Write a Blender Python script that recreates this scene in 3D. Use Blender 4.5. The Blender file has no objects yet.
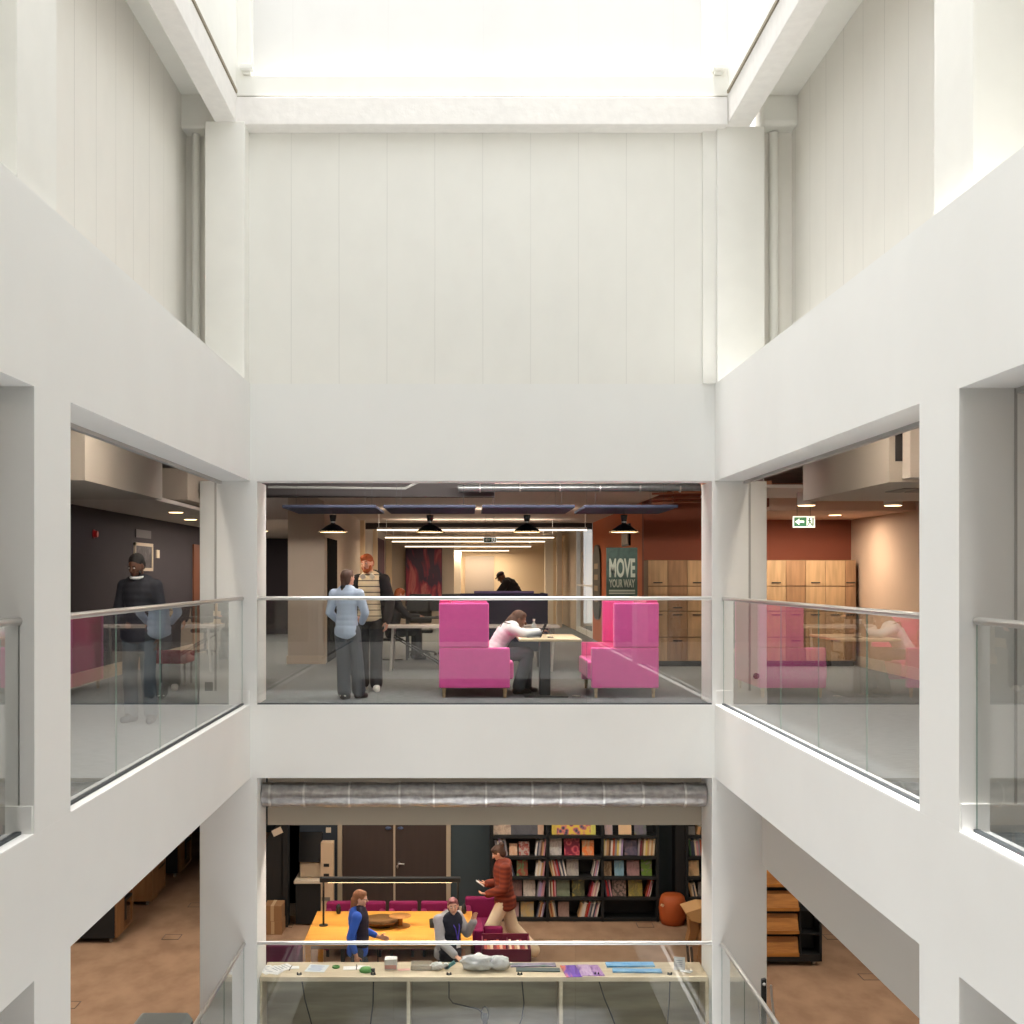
import bpy, bmesh, math, random
from mathutils import Vector, Matrix
random.seed(7)
C = bpy.context.scene.collection
PI = math.pi
CAMY = -14.0
def S(Y): return 1208.6/(Y-CAMY)
def at(px, py, Y):
    s = S(Y); return Vector(((px-466)/s, Y, 1.5-(py-575.5)/s))
def xa(px, Y): return (px-466)/S(Y)
def za(py, Y): return 1.5-(py-575.5)/S(Y)

# ---------------------------------------------------------------- materials
def lin(c):
    r = []
    for v in c[:3]:
        v /= 255.0
        r.append(v/12.92 if v <= .04045 else ((v+.055)/1.055)**2.4)
    return (r[0], r[1], r[2], 1.0)
MATS = {}
def mat(name, col, rough=.6, metal=0., var=0., scale=8., bump=0., stretch=(1, 1, 1), emit=0., col2=None, spec=None, sheen=0., alpha=1., detail=4.):
    if name in MATS: return MATS[name]
    m = bpy.data.materials.new(name); m.use_nodes = True
    nt = m.node_tree; b = nt.nodes['Principled BSDF']
    b.inputs['Base Color'].default_value = lin(col)
    b.inputs['Roughness'].default_value = rough
    b.inputs['Metallic'].default_value = metal
    if spec is not None: b.inputs['Specular IOR Level'].default_value = spec
    if sheen: b.inputs['Sheen Weight'].default_value = sheen
    if alpha < 1: b.inputs['Alpha'].default_value = alpha
    if emit:
        b.inputs['Emission Color'].default_value = lin(col); b.inputs['Emission Strength'].default_value = emit
    if var or bump or col2:
        tc = nt.nodes.new('ShaderNodeTexCoord'); mp = nt.nodes.new('ShaderNodeMapping')
        mp.inputs['Scale'].default_value = stretch
        nz = nt.nodes.new('ShaderNodeTexNoise'); nz.inputs['Scale'].default_value = scale; nz.inputs['Detail'].default_value = detail
        nt.links.new(tc.outputs['Object'], mp.inputs[0]); nt.links.new(mp.outputs[0], nz.inputs['Vector'])
        if var or col2:
            rp = nt.nodes.new('ShaderNodeValToRGB')
            a = lin(col); c2 = lin(col2) if col2 else tuple(x*(1-var) for x in a[:3])+(1,)
            rp.color_ramp.elements[0].position = .35; rp.color_ramp.elements[1].position = .65
            rp.color_ramp.elements[0].color = c2; rp.color_ramp.elements[1].color = a
            nt.links.new(nz.outputs['Fac'], rp.inputs[0]); nt.links.new(rp.outputs[0], b.inputs['Base Color'])
        if bump:
            bp = nt.nodes.new('ShaderNodeBump'); bp.inputs['Strength'].default_value = bump; bp.inputs['Distance'].default_value = .01
            nt.links.new(nz.outputs['Fac'], bp.inputs['Height']); nt.links.new(bp.outputs[0], b.inputs['Normal'])
    MATS[name] = m
    return m
def mat_boards(name, col, axis, pitch, off=0., line=.8):
    """painted concrete or board wall with vertical joints every pitch metres"""
    m = bpy.data.materials.new(name); m.use_nodes = True
    nt = m.node_tree; b = nt.nodes['Principled BSDF']; b.inputs['Roughness'].default_value = .75
    N = nt.nodes.new; L = nt.links.new
    tc = N('ShaderNodeTexCoord'); sp = N('ShaderNodeSeparateXYZ'); L(tc.outputs['Object'], sp.inputs[0])
    ad = N('ShaderNodeMath'); ad.operation = 'ADD'; ad.inputs[1].default_value = 50+off; L(sp.outputs[axis], ad.inputs[0])
    nz0 = N('ShaderNodeTexNoise'); nz0.inputs['Scale'].default_value = 1.7; L(tc.outputs['Object'], nz0.inputs['Vector'])
    wob = N('ShaderNodeMath'); wob.operation = 'MULTIPLY_ADD'; wob.inputs[1].default_value = .012; L(nz0.outputs['Fac'], wob.inputs[0]); L(ad.outputs[0], wob.inputs[2])
    md = N('ShaderNodeMath'); md.operation = 'MODULO'; md.inputs[1].default_value = pitch; L(wob.outputs[0], md.inputs[0])
    lt = N('ShaderNodeMath'); lt.operation = 'LESS_THAN'; lt.inputs[1].default_value = .010; L(md.outputs[0], lt.inputs[0])
    nz = N('ShaderNodeTexNoise'); nz.inputs['Scale'].default_value = 3.; nz.inputs['Detail'].default_value = 6
    mp = N('ShaderNodeMapping'); mp.inputs['Scale'].default_value = (1, 1, .7); L(tc.outputs['Object'], mp.inputs[0]); L(mp.outputs[0], nz.inputs['Vector'])
    rp = N('ShaderNodeValToRGB'); c = lin(col)
    rp.color_ramp.elements[0].color = tuple(x*.975 for x in c[:3])+(1,); rp.color_ramp.elements[1].color = c
    rp.color_ramp.elements[0].position = .3; rp.color_ramp.elements[1].position = .6
    L(nz.outputs['Fac'], rp.inputs[0])
    mx = N('ShaderNodeMixRGB'); mx.inputs[2].default_value = tuple(x*line for x in c[:3])+(1,); L(rp.outputs[0], mx.inputs[1])
    nb = N('ShaderNodeTexNoise'); nb.inputs['Scale'].default_value = .8; L(tc.outputs['Object'], nb.inputs['Vector'])
    mu = N('ShaderNodeMath'); mu.operation = 'MULTIPLY'; L(lt.outputs[0], mu.inputs[0]); L(nb.outputs['Fac'], mu.inputs[1])
    L(mu.outputs[0], mx.inputs[0]); L(mx.outputs[0], b.inputs['Base Color'])
    MATS[name] = m; return m
def mat_glass(name, tint=(.975, .987, .98)):
    m = bpy.data.materials.new(name); m.use_nodes = True; nt = m.node_tree; nt.nodes.clear()
    N = nt.nodes.new; L = nt.links.new
    out = N('ShaderNodeOutputMaterial'); mix = N('ShaderNodeMixShader'); tr = N('ShaderNodeBsdfTransparent'); gl = N('ShaderNodeBsdfGlossy')
    gl.inputs['Roughness'].default_value = 0.0; gl.inputs['Color'].default_value = (1, 1, 1, 1)
    tr.inputs['Color'].default_value = tint+(1,)
    fr = N('ShaderNodeFresnel'); fr.inputs['IOR'].default_value = 1.6
    ge = N('ShaderNodeNewGeometry')
    a = N('ShaderNodeMath'); a.operation = 'MULTIPLY'; a.inputs[1].default_value = 2; L(fr.outputs[0], a.inputs[0])
    bb = N('ShaderNodeMath'); bb.operation = 'ADD'; bb.inputs[1].default_value = 1; L(fr.outputs[0], bb.inputs[0])
    d = N('ShaderNodeMath'); d.operation = 'DIVIDE'; L(a.outputs[0], d.inputs[0]); L(bb.outputs[0], d.inputs[1])
    inv = N('ShaderNodeMath'); inv.operation = 'SUBTRACT'; inv.inputs[0].default_value = 1; L(ge.outputs['Backfacing'], inv.inputs[1])
    f = N('ShaderNodeMath'); f.operation = 'MULTIPLY'; f.use_clamp = True; L(d.outputs[0], f.inputs[0]); L(inv.outputs[0], f.inputs[1])
    L(f.outputs[0], mix.inputs[0]); L(tr.outputs[0], mix.inputs[1]); L(gl.outputs[0], mix.inputs[2]); L(mix.outputs[0], out.inputs[0])
    MATS[name] = m; return m
def mat_art(name, cols, scale=6., kind='noise', stretch=(1, 1, 1), rough=.45, dist=1.):
    """printed picture: flat ink colours in a procedural pattern"""
    if name in MATS: return MATS[name]
    m = bpy.data.materials.new(name); m.use_nodes = True; nt = m.node_tree; b = nt.nodes['Principled BSDF']; b.inputs['Roughness'].default_value = rough
    N = nt.nodes.new; L = nt.links.new
    tc = N('ShaderNodeTexCoord'); mp = N('ShaderNodeMapping'); mp.inputs['Scale'].default_value = stretch; L(tc.outputs['Object'], mp.inputs[0])
    if kind == 'voronoi':
        t = N('ShaderNodeTexVoronoi'); t.inputs['Scale'].default_value = scale; o = t.outputs['Distance']
    else:
        t = N('ShaderNodeTexNoise'); t.inputs['Scale'].default_value = scale; t.inputs['Detail'].default_value = 5; t.inputs['Distortion'].default_value = dist; o = t.outputs['Fac']
    L(mp.outputs[0], t.inputs['Vector'])
    rp = N('ShaderNodeValToRGB'); e = rp.color_ramp.elements
    while len(e) < len(cols): e.new(.5)
    for i, c in enumerate(cols):
        e[i].position = (.3+.4*i/max(1, len(cols)-1)) if kind != 'voronoi' else .05+.6*i/max(1, len(cols)-1)
        e[i].color = lin(c)
    L(o, rp.inputs[0]); L(rp.outputs[0], b.inputs['Base Color'])
    MATS[name] = m; return m

# ---------------------------------------------------------------- mesh builder
class MB:
    def __init__(s): s.v = []; s.f = []; s.m = []; s.sm = []
    def _add(s, vs, fs, mi=0, smooth=False):
        o = len(s.v); s.v += [Vector(v) for v in vs]
        for f in fs: s.f.append([i+o for i in f]); s.m.append(mi); s.sm.append(smooth)
        return s
    def box(s, x0, x1, y0, y1, z0, z1, mi=0):
        if x0 > x1: x0, x1 = x1, x0
        if y0 > y1: y0, y1 = y1, y0
        if z0 > z1: z0, z1 = z1, z0
        v = [(x0,y0,z0),(x1,y0,z0),(x1,y1,z0),(x0,y1,z0),(x0,y0,z1),(x1,y0,z1),(x1,y1,z1),(x0,y1,z1)]
        return s._add(v, [(0,3,2,1),(4,5,6,7),(0,1,5,4),(1,2,6,5),(2,3,7,6),(3,0,4,7)], mi)
    def obox(s, c, M, hx, hy, hz, mi=0):
        """oriented box: centre c, 3x3 matrix M"""
        v = [Vector(c)+M@Vector((a*hx, b*hy, d*hz)) for a, b, d in ((-1,-1,-1),(1,-1,-1),(1,1,-1),(-1,1,-1),(-1,-1,1),(1,-1,1),(1,1,1),(-1,1,1))]
        return s._add(v, [(0,3,2,1),(4,5,6,7),(0,1,5,4),(1,2,6,5),(2,3,7,6),(3,0,4,7)], mi)
    def cyl(s, a, b, r0, r1=None, n=16, mi=0, caps=True, smooth=True):
        a, b = Vector(a), Vector(b); r1 = r0 if r1 is None else r1
        d = (b-a).normalized(); u = d.orthogonal().normalized(); w = d.cross(u)
        vs = [a+(u*math.cos(t)+w*math.sin(t))*r0 for t in [2*PI*i/n for i in range(n)]]
        vs += [b+(u*math.cos(t)+w*math.sin(t))*r1 for t in [2*PI*i/n for i in range(n)]]
        s._add(vs, [(i, (i+1) % n, n+(i+1) % n, n+i) for i in range(n)], mi, smooth)
        if caps:
            s._add(vs[:n], [list(range(n))[::-1]], mi); s._add(vs[n:], [list(range(n))], mi)
        return s
    def lathe(s, c, prof, n=24, mi=0, caps=True):
        """prof: list of (r, z) bottom to top"""
        c = Vector(c); vs = []
        for r, z in prof: vs += [c+Vector((r*math.cos(2*PI*i/n), r*math.sin(2*PI*i/n), z)) for i in range(n)]
        fs = [(k*n+i, k*n+(i+1) % n, (k+1)*n+(i+1) % n, (k+1)*n+i) for k in range(len(prof)-1) for i in range(n)]
        s._add(vs, fs, mi, True)
        if caps:
            s._add(vs[:n], [list(range(n))[::-1]], mi); s._add(vs[-n:], [list(range(n))], mi)
        return s
    def ell(s, c, r, M=None, nu=16, nv=10, mi=0):
        c = Vector(c); M = M or Matrix.Identity(3); vs = []; fs = []
        if not hasattr(r, '__len__'): r = (r, r, r)
        for j in range(1, nv):
            ph = PI*j/nv
            for i in range(nu):
                th = 2*PI*i/nu
                vs.append(c+M@Vector((r[0]*math.sin(ph)*math.cos(th), r[1]*math.sin(ph)*math.sin(th), r[2]*math.cos(ph))))
        top = len(vs); vs.append(c+M@Vector((0, 0, r[2]))); bot = len(vs); vs.append(c-M@Vector((0, 0, r[2])))
        for j in range(nv-2):
            for i in range(nu): fs.append((j*nu+i, (j+1)*nu+i, (j+1)*nu+(i+1) % nu, j*nu+(i+1) % nu))
        for i in range(nu):
            fs.append((top, i, (i+1) % nu)); fs.append((bot, (nv-2)*nu+(i+1) % nu, (nv-2)*nu+i))
        return s._add(vs, fs, mi, True)
    def cap(s, a, b, ra, rb=None, mi=0, n=12):
        """tapered limb with round ends"""
        rb = ra if rb is None else rb
        s.cyl(a, b, ra, rb, n, mi); s.ell(a, ra, nu=n, nv=8, mi=mi); s.ell(b, rb, nu=n, nv=8, mi=mi); return s
    def tube(s, pts, r, n=8, mi=0):
        for i in range(len(pts)-1): s.cyl(pts[i], pts[i+1], r, n=n, mi=mi)
        for p in pts[1:-1]: s.ell(p, r, nu=n, nv=6, mi=mi)
        return s
    def prism(s, poly, axis, a, b, mi=0):
        """poly of 2D points extruded along axis (0 x, 1 y, 2 z) from a to b"""
        def mk(p, t):
            return {0: (t, p[0], p[1]), 1: (p[0], t, p[1]), 2: (p[0], p[1], t)}[axis]
        n = len(poly); vs = [mk(p, a) for p in poly]+[mk(p, b) for p in poly]
        fs = [tuple(range(n))[::-1], tuple(range(n, 2*n))]+[(i, (i+1) % n, n+(i+1) % n, n+i) for i in range(n)]
        o = len(s.v); s._add(vs, fs, mi)
        return s
    def mesh(s, name, mats, off=Vector((0, 0, 0)), recalc=True):
        me = bpy.data.meshes.new(name)
        me.from_pydata([tuple(v-off) for v in s.v], [], s.f)
        for m in (mats if isinstance(mats, (list, tuple)) else [mats]): me.materials.append(m)
        for p, mi, sm in zip(me.polygons, s.m, s.sm): p.material_index = mi; p.use_smooth = sm
        if recalc:
            bm = bmesh.new(); bm.from_mesh(me); bmesh.ops.recalc_face_normals(bm, faces=bm.faces); bm.to_mesh(me); bm.free()
        me.update(); return me
def wloc(o):
    v = Vector((0, 0, 0))
    while o is not None: v += o.location; o = o.parent
    return v
def obj(name, mb, mats, parent=None, bevel=0., loc=None, seg=2):
    """links ONE mesh object; vertices are given in world space and stored relative to its origin"""
    off = wloc(parent) if parent is not None else Vector((0, 0, 0))
    if loc is not None: off = Vector(loc)
    o = bpy.data.objects.new(name, mb.mesh(name, mats, off)); C.objects.link(o)
    if parent is not None: o.parent = parent
    elif loc is not None: o.location = loc
    if bevel:
        b = o.modifiers.new('bevel', 'BEVEL'); b.width = bevel; b.segments = seg; b.limit_method = 'ANGLE'; b.angle_limit = R(50)
    return o
def R(a): return math.radians(a)
def tag(o, label, cat, group=None):
    o['label'] = label; o['category'] = cat
    if group: o['group'] = group
    return o
def thing(name, label, cat, loc=(0, 0, 0), group=None):
    o = bpy.data.objects.new(name, None); C.objects.link(o); o.location = loc; o.empty_display_size = .1
    return tag(o, label, cat, group)
def struct(name, mb, m, parent=None, bevel=0.):
    o = obj(name, mb, m, parent, bevel)
    if parent is None: o['kind'] = 'structure'
    return o
def box1(*a): return MB().box(*a)
def basis(z, xhint=Vector((1, 0, 0))):
    z = Vector(z).normalized(); y = z.cross(xhint)
    if y.length < 1e-4: y = z.cross(Vector((0, 1, 0)))
    y.normalize(); x = y.cross(z).normalized()
    return Matrix((x, y, z)).transposed()
def copy_tree(o, parent=None):
    c = o.copy(); C.objects.link(c)
    if parent is not None: c.parent = parent
    for ch in list(o.children): copy_tree(ch, c)
    return c
def area(name, loc, sx, sy, power, col=(1, .86, .7), rot=(0, 0, 0)):
    l = bpy.data.lights.new(name, 'AREA'); l.shape = 'RECTANGLE'; l.size = sx; l.size_y = sy; l.energy = power; l.color = col
    o = bpy.data.objects.new(name, l); o.location = loc; o.rotation_euler = rot; C.objects.link(o); return o
def spot(name, loc, power, col=(1, .85, .68), angle=140, rad=.05):
    l = bpy.data.lights.new(name, 'SPOT'); l.energy = power; l.color = col; l.spot_size = R(angle); l.spot_blend = .6; l.shadow_soft_size = rad
    o = bpy.data.objects.new(name, l); o.location = loc; C.objects.link(o); return o
# ================================================================ materials of the place
WHITE = mat('white_plaster', (237, 237, 234), .7, var=.02, scale=1.5)
SILL = mat('white_sill_paint', (240, 240, 238), .45)
UP = mat('white_painted_concrete', (240, 239, 233), .7, var=.03, scale=3, bump=.25, detail=8)
PANEL_B = mat_boards('boarded_white_wall', (238, 237, 231), 0, .555, .31)
PANEL_S = mat_boards('boarded_white_side_wall', (238, 235, 228), 1, .60, .06, .55)
PANEL_R = mat_boards('boarded_white_right_wall', (238, 235, 228), 1, .60, .34, .55)
GLASS = mat_glass('clear_glass')
GEDGE = mat('glass_edge', (120, 150, 140), .2)
STEEL = mat('brushed_steel', (200, 198, 194), .28, .9)
DARKRUB = mat('dark_gasket', (60, 66, 70), .6)
CARPET = mat('grey_carpet', (132, 137, 140), .95, col2=(106, 112, 116), scale=9, stretch=(1, 4, 1), bump=.3, detail=9)
FLOOR0 = mat('brown_mottled_floor', (170, 138, 112), .85, col2=(150, 119, 95), scale=3.2, stretch=(1, .6, 1), detail=12, spec=.25)
SLAB = mat('exposed_soffit', (176, 164, 152), .9, var=.2, scale=3)
CEIL = mat('ceiling_paint', (214, 205, 196), .85, var=.03, scale=2)
CHAR = mat('charcoal_wall', (52, 46, 54), .8, var=.08, scale=2)
TERRA = mat('terracotta_wall', (128, 66, 42), .8, var=.05, scale=2)
ORANGE = mat('orange_wall', (190, 98, 50), .8)
TANW = mat('tan_wall', (196, 168, 142), .85, var=.04, scale=2)
BEIGE = mat('beige_wall', (190, 176, 160), .85, var=.04, scale=2)
CREAM = mat('cream_wall', (226, 204, 172), .85)
TEAL = mat('dark_teal_wall', (58, 70, 76), .8)
NAVYW = mat('dark_blue_wall', (44, 52, 62), .8)
BROWND = mat('dark_brown_door', (62, 50, 46), .55, var=.1, scale=3, stretch=(6, 6, .5))
FRAMEB = mat('beige_door_frame', (176, 160, 138), .6)
BLACK = mat('black_paint', (22, 23, 25), .5)
SKIRT = mat('pale_skirting', (206, 190, 170), .6)
LED = mat('led_diffuser', (255, 236, 205), .5, emit=2.2)
LEDW = mat('warm_lamp_disc', (255, 214, 160), .5, emit=5.)

XL, XR = -2.5, 2.885          # faces of the side fascias
T = .33                       # fascia thickness
YN = -13.4                    # face of the near atrium wall
Z1, Z2, Z3 = 0., 2.595, 3.72  # sill, head and band top of the upper gallery
ZB = -.846                    # underside of the lower band
# ---- fascia bands (three storeys of rings round the void)
def ring(name_prefix, z0, z1, m):
    struct('wall_left', box1(XL-T, XL, YN-T, T, z0, z1), m)
    struct('wall_right', box1(XR, XR+T, YN-T, T, z0, z1), m)
    struct('wall_back', box1(XL, XR, 0, T, z0, z1), m)
    struct('wall_front', box1(XL, XR, YN-T, YN, z0, z1), m)
ring('upper', Z2, Z3, WHITE)
ring('lower', ZB, Z1-.004, WHITE)
ring('base', -4.85, -4.0, WHITE)
# sills
for z in (Z1, -4.0):
    struct('trim_1', box1(XL-.10, XL-.001, YN, 0, z-.004, z+.004), SILL)
    struct('trim_2', box1(XR+.001, XR+.10, YN, 0, z-.004, z+.004), SILL)
    struct('trim_3', box1(XL, XR, .001, .06, z-.004, z+.004), SILL)
# ---- corner columns and mid piers
CL, CR = -3.085, 3.485
for z0, z1 in ((-4.0, ZB), (Z1, Z2)):
    struct('column_corner', box1(CL, -2.42, .001, .63, z0, z1), WHITE, bevel=.006)
    struct('column_corner', box1(2.85, CR, .001, .63, z0, z1), WHITE, bevel=.006)
    struct('column_corner', box1(CL, -2.42, YN-.63, YN-.001, z0, z1), WHITE)
    struct('column_corner', box1(2.85, CR, YN-.63, YN-.001, z0, z1), WHITE)
    struct('pier', box1(XL-T-.4, XL, -7.0, -6.36, z0, z1), WHITE)
    struct('pier', box1(XR, XR+T+.4, -6.93, -6.31, z0, z1), WHITE)
    for a in ((XL-.75, XL-.01, -7.015, -7.0), (XR+.01, XR+.75, -6.945, -6.93), (CL, XL-.01, -.015, .001), (XR+.01, CR, -.015, .001)):
        struct('baseboard_column', box1(*a, z0, z0+.165), SILL)
struct('trim_14', box1(XR+T-.008, XR+T+.008, -6.935, -6.92, Z1, Z2), mat('grey_track', (176, 174, 170), .5))
# side head tracks under the upper band
struct('trim_4', box1(XL-T-.05, XL-T, YN, 0, Z2-.03, Z2+.35), mat('grey_track', (176, 174, 170), .5))
struct('trim_5', box1(XR+T, XR+T+.05, YN, 0, Z2-.03, Z2+.35), MATS['grey_track'])

# thin groove lines on the corner columns
for x, z0 in ((-2.90, Z1), (3.285, Z1)):
    struct('trim_7', box1(x-.012, x+.012, -.008, .002, z0, Z2), MATS['grey_track'])
# drop bulkhead behind right fascia, lower level
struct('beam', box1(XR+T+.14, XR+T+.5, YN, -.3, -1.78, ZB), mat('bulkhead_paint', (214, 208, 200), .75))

# ---- upper storey: niche, boarded side walls, beams
struct('wall_back', box1(-2.6, 2.8, .012, .3, Z3-.02, 7.0), PANEL_B)
struct('wall_back', box1(2.735, 2.90, -.04, .3, Z3+.0, 7.0), UP)
struct('column_upper', box1(-2.965, -2.515, -.28, .3, Z3-.02, 6.66), UP, bevel=.008)
struct('column_upper', box1(2.886, 3.43, -.12, .3, Z3-.02, 6.66), UP, bevel=.008)
struct('beam_back', box1(-2.62, 2.98, -.25, .12, 6.63, 6.95), mat('beam_paint', (238, 235, 231), .7, var=.05, scale=9, bump=.5, detail=8), bevel=.01)
struct('beam_back', box1(-2.70, 3.05, -.22, .12, 6.972, 7.19), UP)
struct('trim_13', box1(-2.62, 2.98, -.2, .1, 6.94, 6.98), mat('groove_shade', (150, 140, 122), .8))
struct('beam_left', box1(-2.853, -2.614, YN, .1, 6.65, 6.985), MATS['beam_paint'], bevel=.01)
struct('beam_right', box1(2.985, 3.255, YN, .1, 6.65, 6.985), MATS['beam_paint'], bevel=.01)
struct('beam_cross', box1(-3.3, -2.9, -.06, .25, 6.66, 7.06), UP, bevel=.03)
struct('beam_cross', box1(3.40, 3.85, -.06, .25, 6.70, 7.06), UP, bevel=.05)
struct('wall_left', box1(-3.48, -3.285, YN-.3, .3, Z3-.02, 7.06), PANEL_S)
struct('wall_right', box1(3.83, 4.03, YN-.3, .3, Z3-.02, 7.06), PANEL_R)
# soffits above the side recesses
struct('ceiling_recess', box1(-3.3, -2.80, YN, .3, 7.05, 7.15), UP)
struct('ceiling_recess', box1(3.2, 3.85, YN, .3, 7.05, 7.15), UP)
# end walls of the recesses behind the columns, with a pipe in each corner
struct('wall_back', box1(-3.3, -2.9, .2, .3, Z3-.02, 6.7), PANEL_S)
struct('wall_back', box1(3.4, 3.85, .2, .3, Z3-.02, 6.7), PANEL_S)
for x, r in ((-3.16, .05), (3.60, .05)):
    p = MB().cyl((x, .14, Z3), (x, .14, 6.68), r, n=14)
    tag(obj('pipe', p, UP), 'white painted pipe in the recess corner %s' % ('left of the tall niche' if x < 0 else 'right of the tall niche'), 'pipe')
# mid columns of the upper storey
struct('column_upper', box1(-3.29, -2.60, -7.0, -6.32, Z3-.02, 6.66), UP, bevel=.008)
struct('column_upper', box1(3.0, 3.84, -6.85, -6.25, Z3-.02, 6.66), UP, bevel=.008)
# ledges on top of the side bands
struct('ledge', box1(-3.4, XL-T, YN-T, .3, Z3-.35, Z3-.02), WHITE)
struct('ledge', box1(XR+T, 3.95, YN-T, .3, Z3-.35, Z3-.02), WHITE)
# parapet walls above the beams, up to the rooflight
struct('wall_left', box1(-2.95, -2.62, YN-.3, .3, 7.0, 9.7), UP)
struct('wall_right', box1(2.99, 3.30, YN-.3, .3, 7.0, 9.7), UP)
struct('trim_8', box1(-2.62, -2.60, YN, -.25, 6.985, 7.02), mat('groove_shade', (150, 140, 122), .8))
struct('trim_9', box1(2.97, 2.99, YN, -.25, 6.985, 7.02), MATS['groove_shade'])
struct('wall_back', box1(-2.7, 3.05, -.02, .3, 7.15, 9.7), mat_boards('upper_render', (226, 225, 223), 0, 1.1, .4, .93))
struct('wall_back', box1(-2.62, -2.46, -.2, -.02, 7.19, 9.7), UP)
struct('wall_back', box1(2.72, 2.99, -.2, -.02, 7.19, 9.7), UP)
for x, l in ((-2.5, 'left'), (2.87, 'right')):
    c = Vector((x, -.24, 7.30))
    tag(obj('wall_bracket', MB().box(x-.06, x+.08, -.32, -.2, 7.24, 7.30).box(x-.04, x+.05, -.26, -.2, 7.21, 7.24), UP, bevel=.006), 'small white bracket high in the %s corner above the beams' % l, 'bracket')
# near side (behind the camera opening)
struct('wall_front', box1(-3.3, 3.85, YN-.33, YN-.02, Z3, 9.7), UP)
struct('beam_front', box1(-2.62, 2.98, YN, YN+.25, 6.63, 6.95), MATS['beam_paint'])
# rooflight frame over the void
rl = MB()
for y in (-11.2, -9, -6.8, -4.6, -2.4): rl.box(-2.7, 3.05, y-.04, y+.04, 9.7, 9.85)
rl.box(.13, .21, YN, 0, 9.7, 9.85)
struct('window_1', rl, SILL)

# ================================================================ gallery level rooms
def floor_ring(name, z, m, x0, x1, y0, y1, inL, inR, inB, inF, th=.02):
    f = MB()
    f.box(x0, inL, y0, y1, z-th, z); f.box(inR, x1, y0, y1, z-th, z); f.box(inL, inR, inB, y1, z-th, z); f.box(inL, inR, y0, inF, z-th, z)
    return struct(name, f, m)
WX0, WX1 = -5.25, 6.5
floor_ring('floor', 0.0, CARPET, WX0, WX1, -20, 24, XL-.10, XR+.10, .06, YN-.06)
# slab between the levels (its underside is the lower ceiling)
f = MB()
for a in ((-12, XL-T, -20, 24), (XR+T, 12, -20, 24), (XL-T, XR+T, T, 24), (XL-T, XR+T, -20, YN-T)): f.box(a[0], a[1], a[2], a[3], -.70, -.03)
struct('ceiling_lower', f, SLAB)
f = MB()
for a in ((-12, XL-T, -20, 24), (XR+T, 12, -20, 24), (XL-T, XR+T, T, 24), (XL-T, XR+T, -20, YN-T)): f.box(a[0], a[1], a[2], a[3], 3.06, 3.30)
struct('ceiling', f, SLAB)
# left room
struct('wall_left', box1(WX0-.2, WX0, -20, 17.2, 0, 3.06), CHAR)
struct('baseboard_left', box1(WX0, WX0+.02, -20, 17, 0, .19), SKIRT)
struct('ceiling_left', MB().box(WX0, -3.9, 1.12, 17, 2.45, 2.50).box(WX0, -3.9, 1.12, 1.16, 2.45, 2.62).box(-3.9, -3.02, 6.5, 17, 2.45, 2.50).box(-3.9, -3.02, 6.5, 6.54, 2.5, 3.06), CEIL)
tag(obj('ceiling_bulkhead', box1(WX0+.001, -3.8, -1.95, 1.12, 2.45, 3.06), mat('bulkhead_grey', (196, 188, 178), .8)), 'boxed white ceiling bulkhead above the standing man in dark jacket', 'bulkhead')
d = thing('duct_box', 'smaller grey duct box hung past the left bulkhead', 'duct', (-4.2, 2.6, 2.5))
obj('casing', box1(-4.6, -3.75, 2.3, 4.2, 2.52, 2.95), BEIGE, d, .01)
obj('label_plate', box1(-3.75, -3.745, 3.3, 3.55, 2.62, 2.78), SILL, d)
obj('pipe', MB().tube([(-4.3, 1.2, 2.98), (-3.7, 1.9, 2.99), (-3.6, 3.6, 2.97)], .02), STEEL, d)
struct('wall_corridor_end', box1(WX0, -3.02, 17, 17.2, 0, 3.06), CHAR)
# partition between corridor and back room
struct('wall_partition', box1(-3.02, -2.40, 6.5, 23.5, 0, 3.06), BEIGE)
struct('baseboard_partition', box1(-3.04, -2.38, 6.47, 6.5, 0, .14), SKIRT)
struct('door_1', box1(-2.41, -2.385, 6.9, 8.4, 0, 2.15), mat('matt_black', (16, 16, 18), 1., spec=.05))  # black panel stands in for the darkness of an opening
for y, w, mm in ((13.4, .22, CREAM), (17.2, .3, CREAM)):
    struct('pier', box1(-2.4, -2.30, y, y+w, 0, 2.75), mm)
struct('wall_panel', box1(-2.40, -2.33, 18.0, 20.5, .1, 2.5), mat('plum_panel', (70, 34, 48), .8))
struct('door_2', MB().box(WX0+.0, WX0+.03, 9.2, 10.2, 0, 2.1), mat('orange_brown_door', (122, 74, 52), .6))
# far wall of the back room
struct('wall_back', box1(-2.6, 3.2, 23.5, 23.7, 0, 3.06), CREAM)
struct('door_3', MB().box(xa(465, 23.4), xa(494, 23.4), 23.44, 23.5, 0, za(556, 23.4)), mat('grey_beige_door', (176, 164, 152), .6))
struct('pier', box1(xa(454, 23), xa(461, 23), 22.9, 23.5, 0, 2.75), mat('column_white', (236, 226, 208), .7))
struct('pier', box1(xa(378, 22.5), xa(392, 22.5), 22.3, 23.5, 0, 2.75), CREAM)
struct('pier', box1(xa(545, 22), xa(553, 22), 21.9, 22.3, 0, 2.75), MATS['column_white'])
struct('pier', box1(xa(557, 21), xa(562, 21), 21, 21.4, 0, 2.75), BEIGE)
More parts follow.
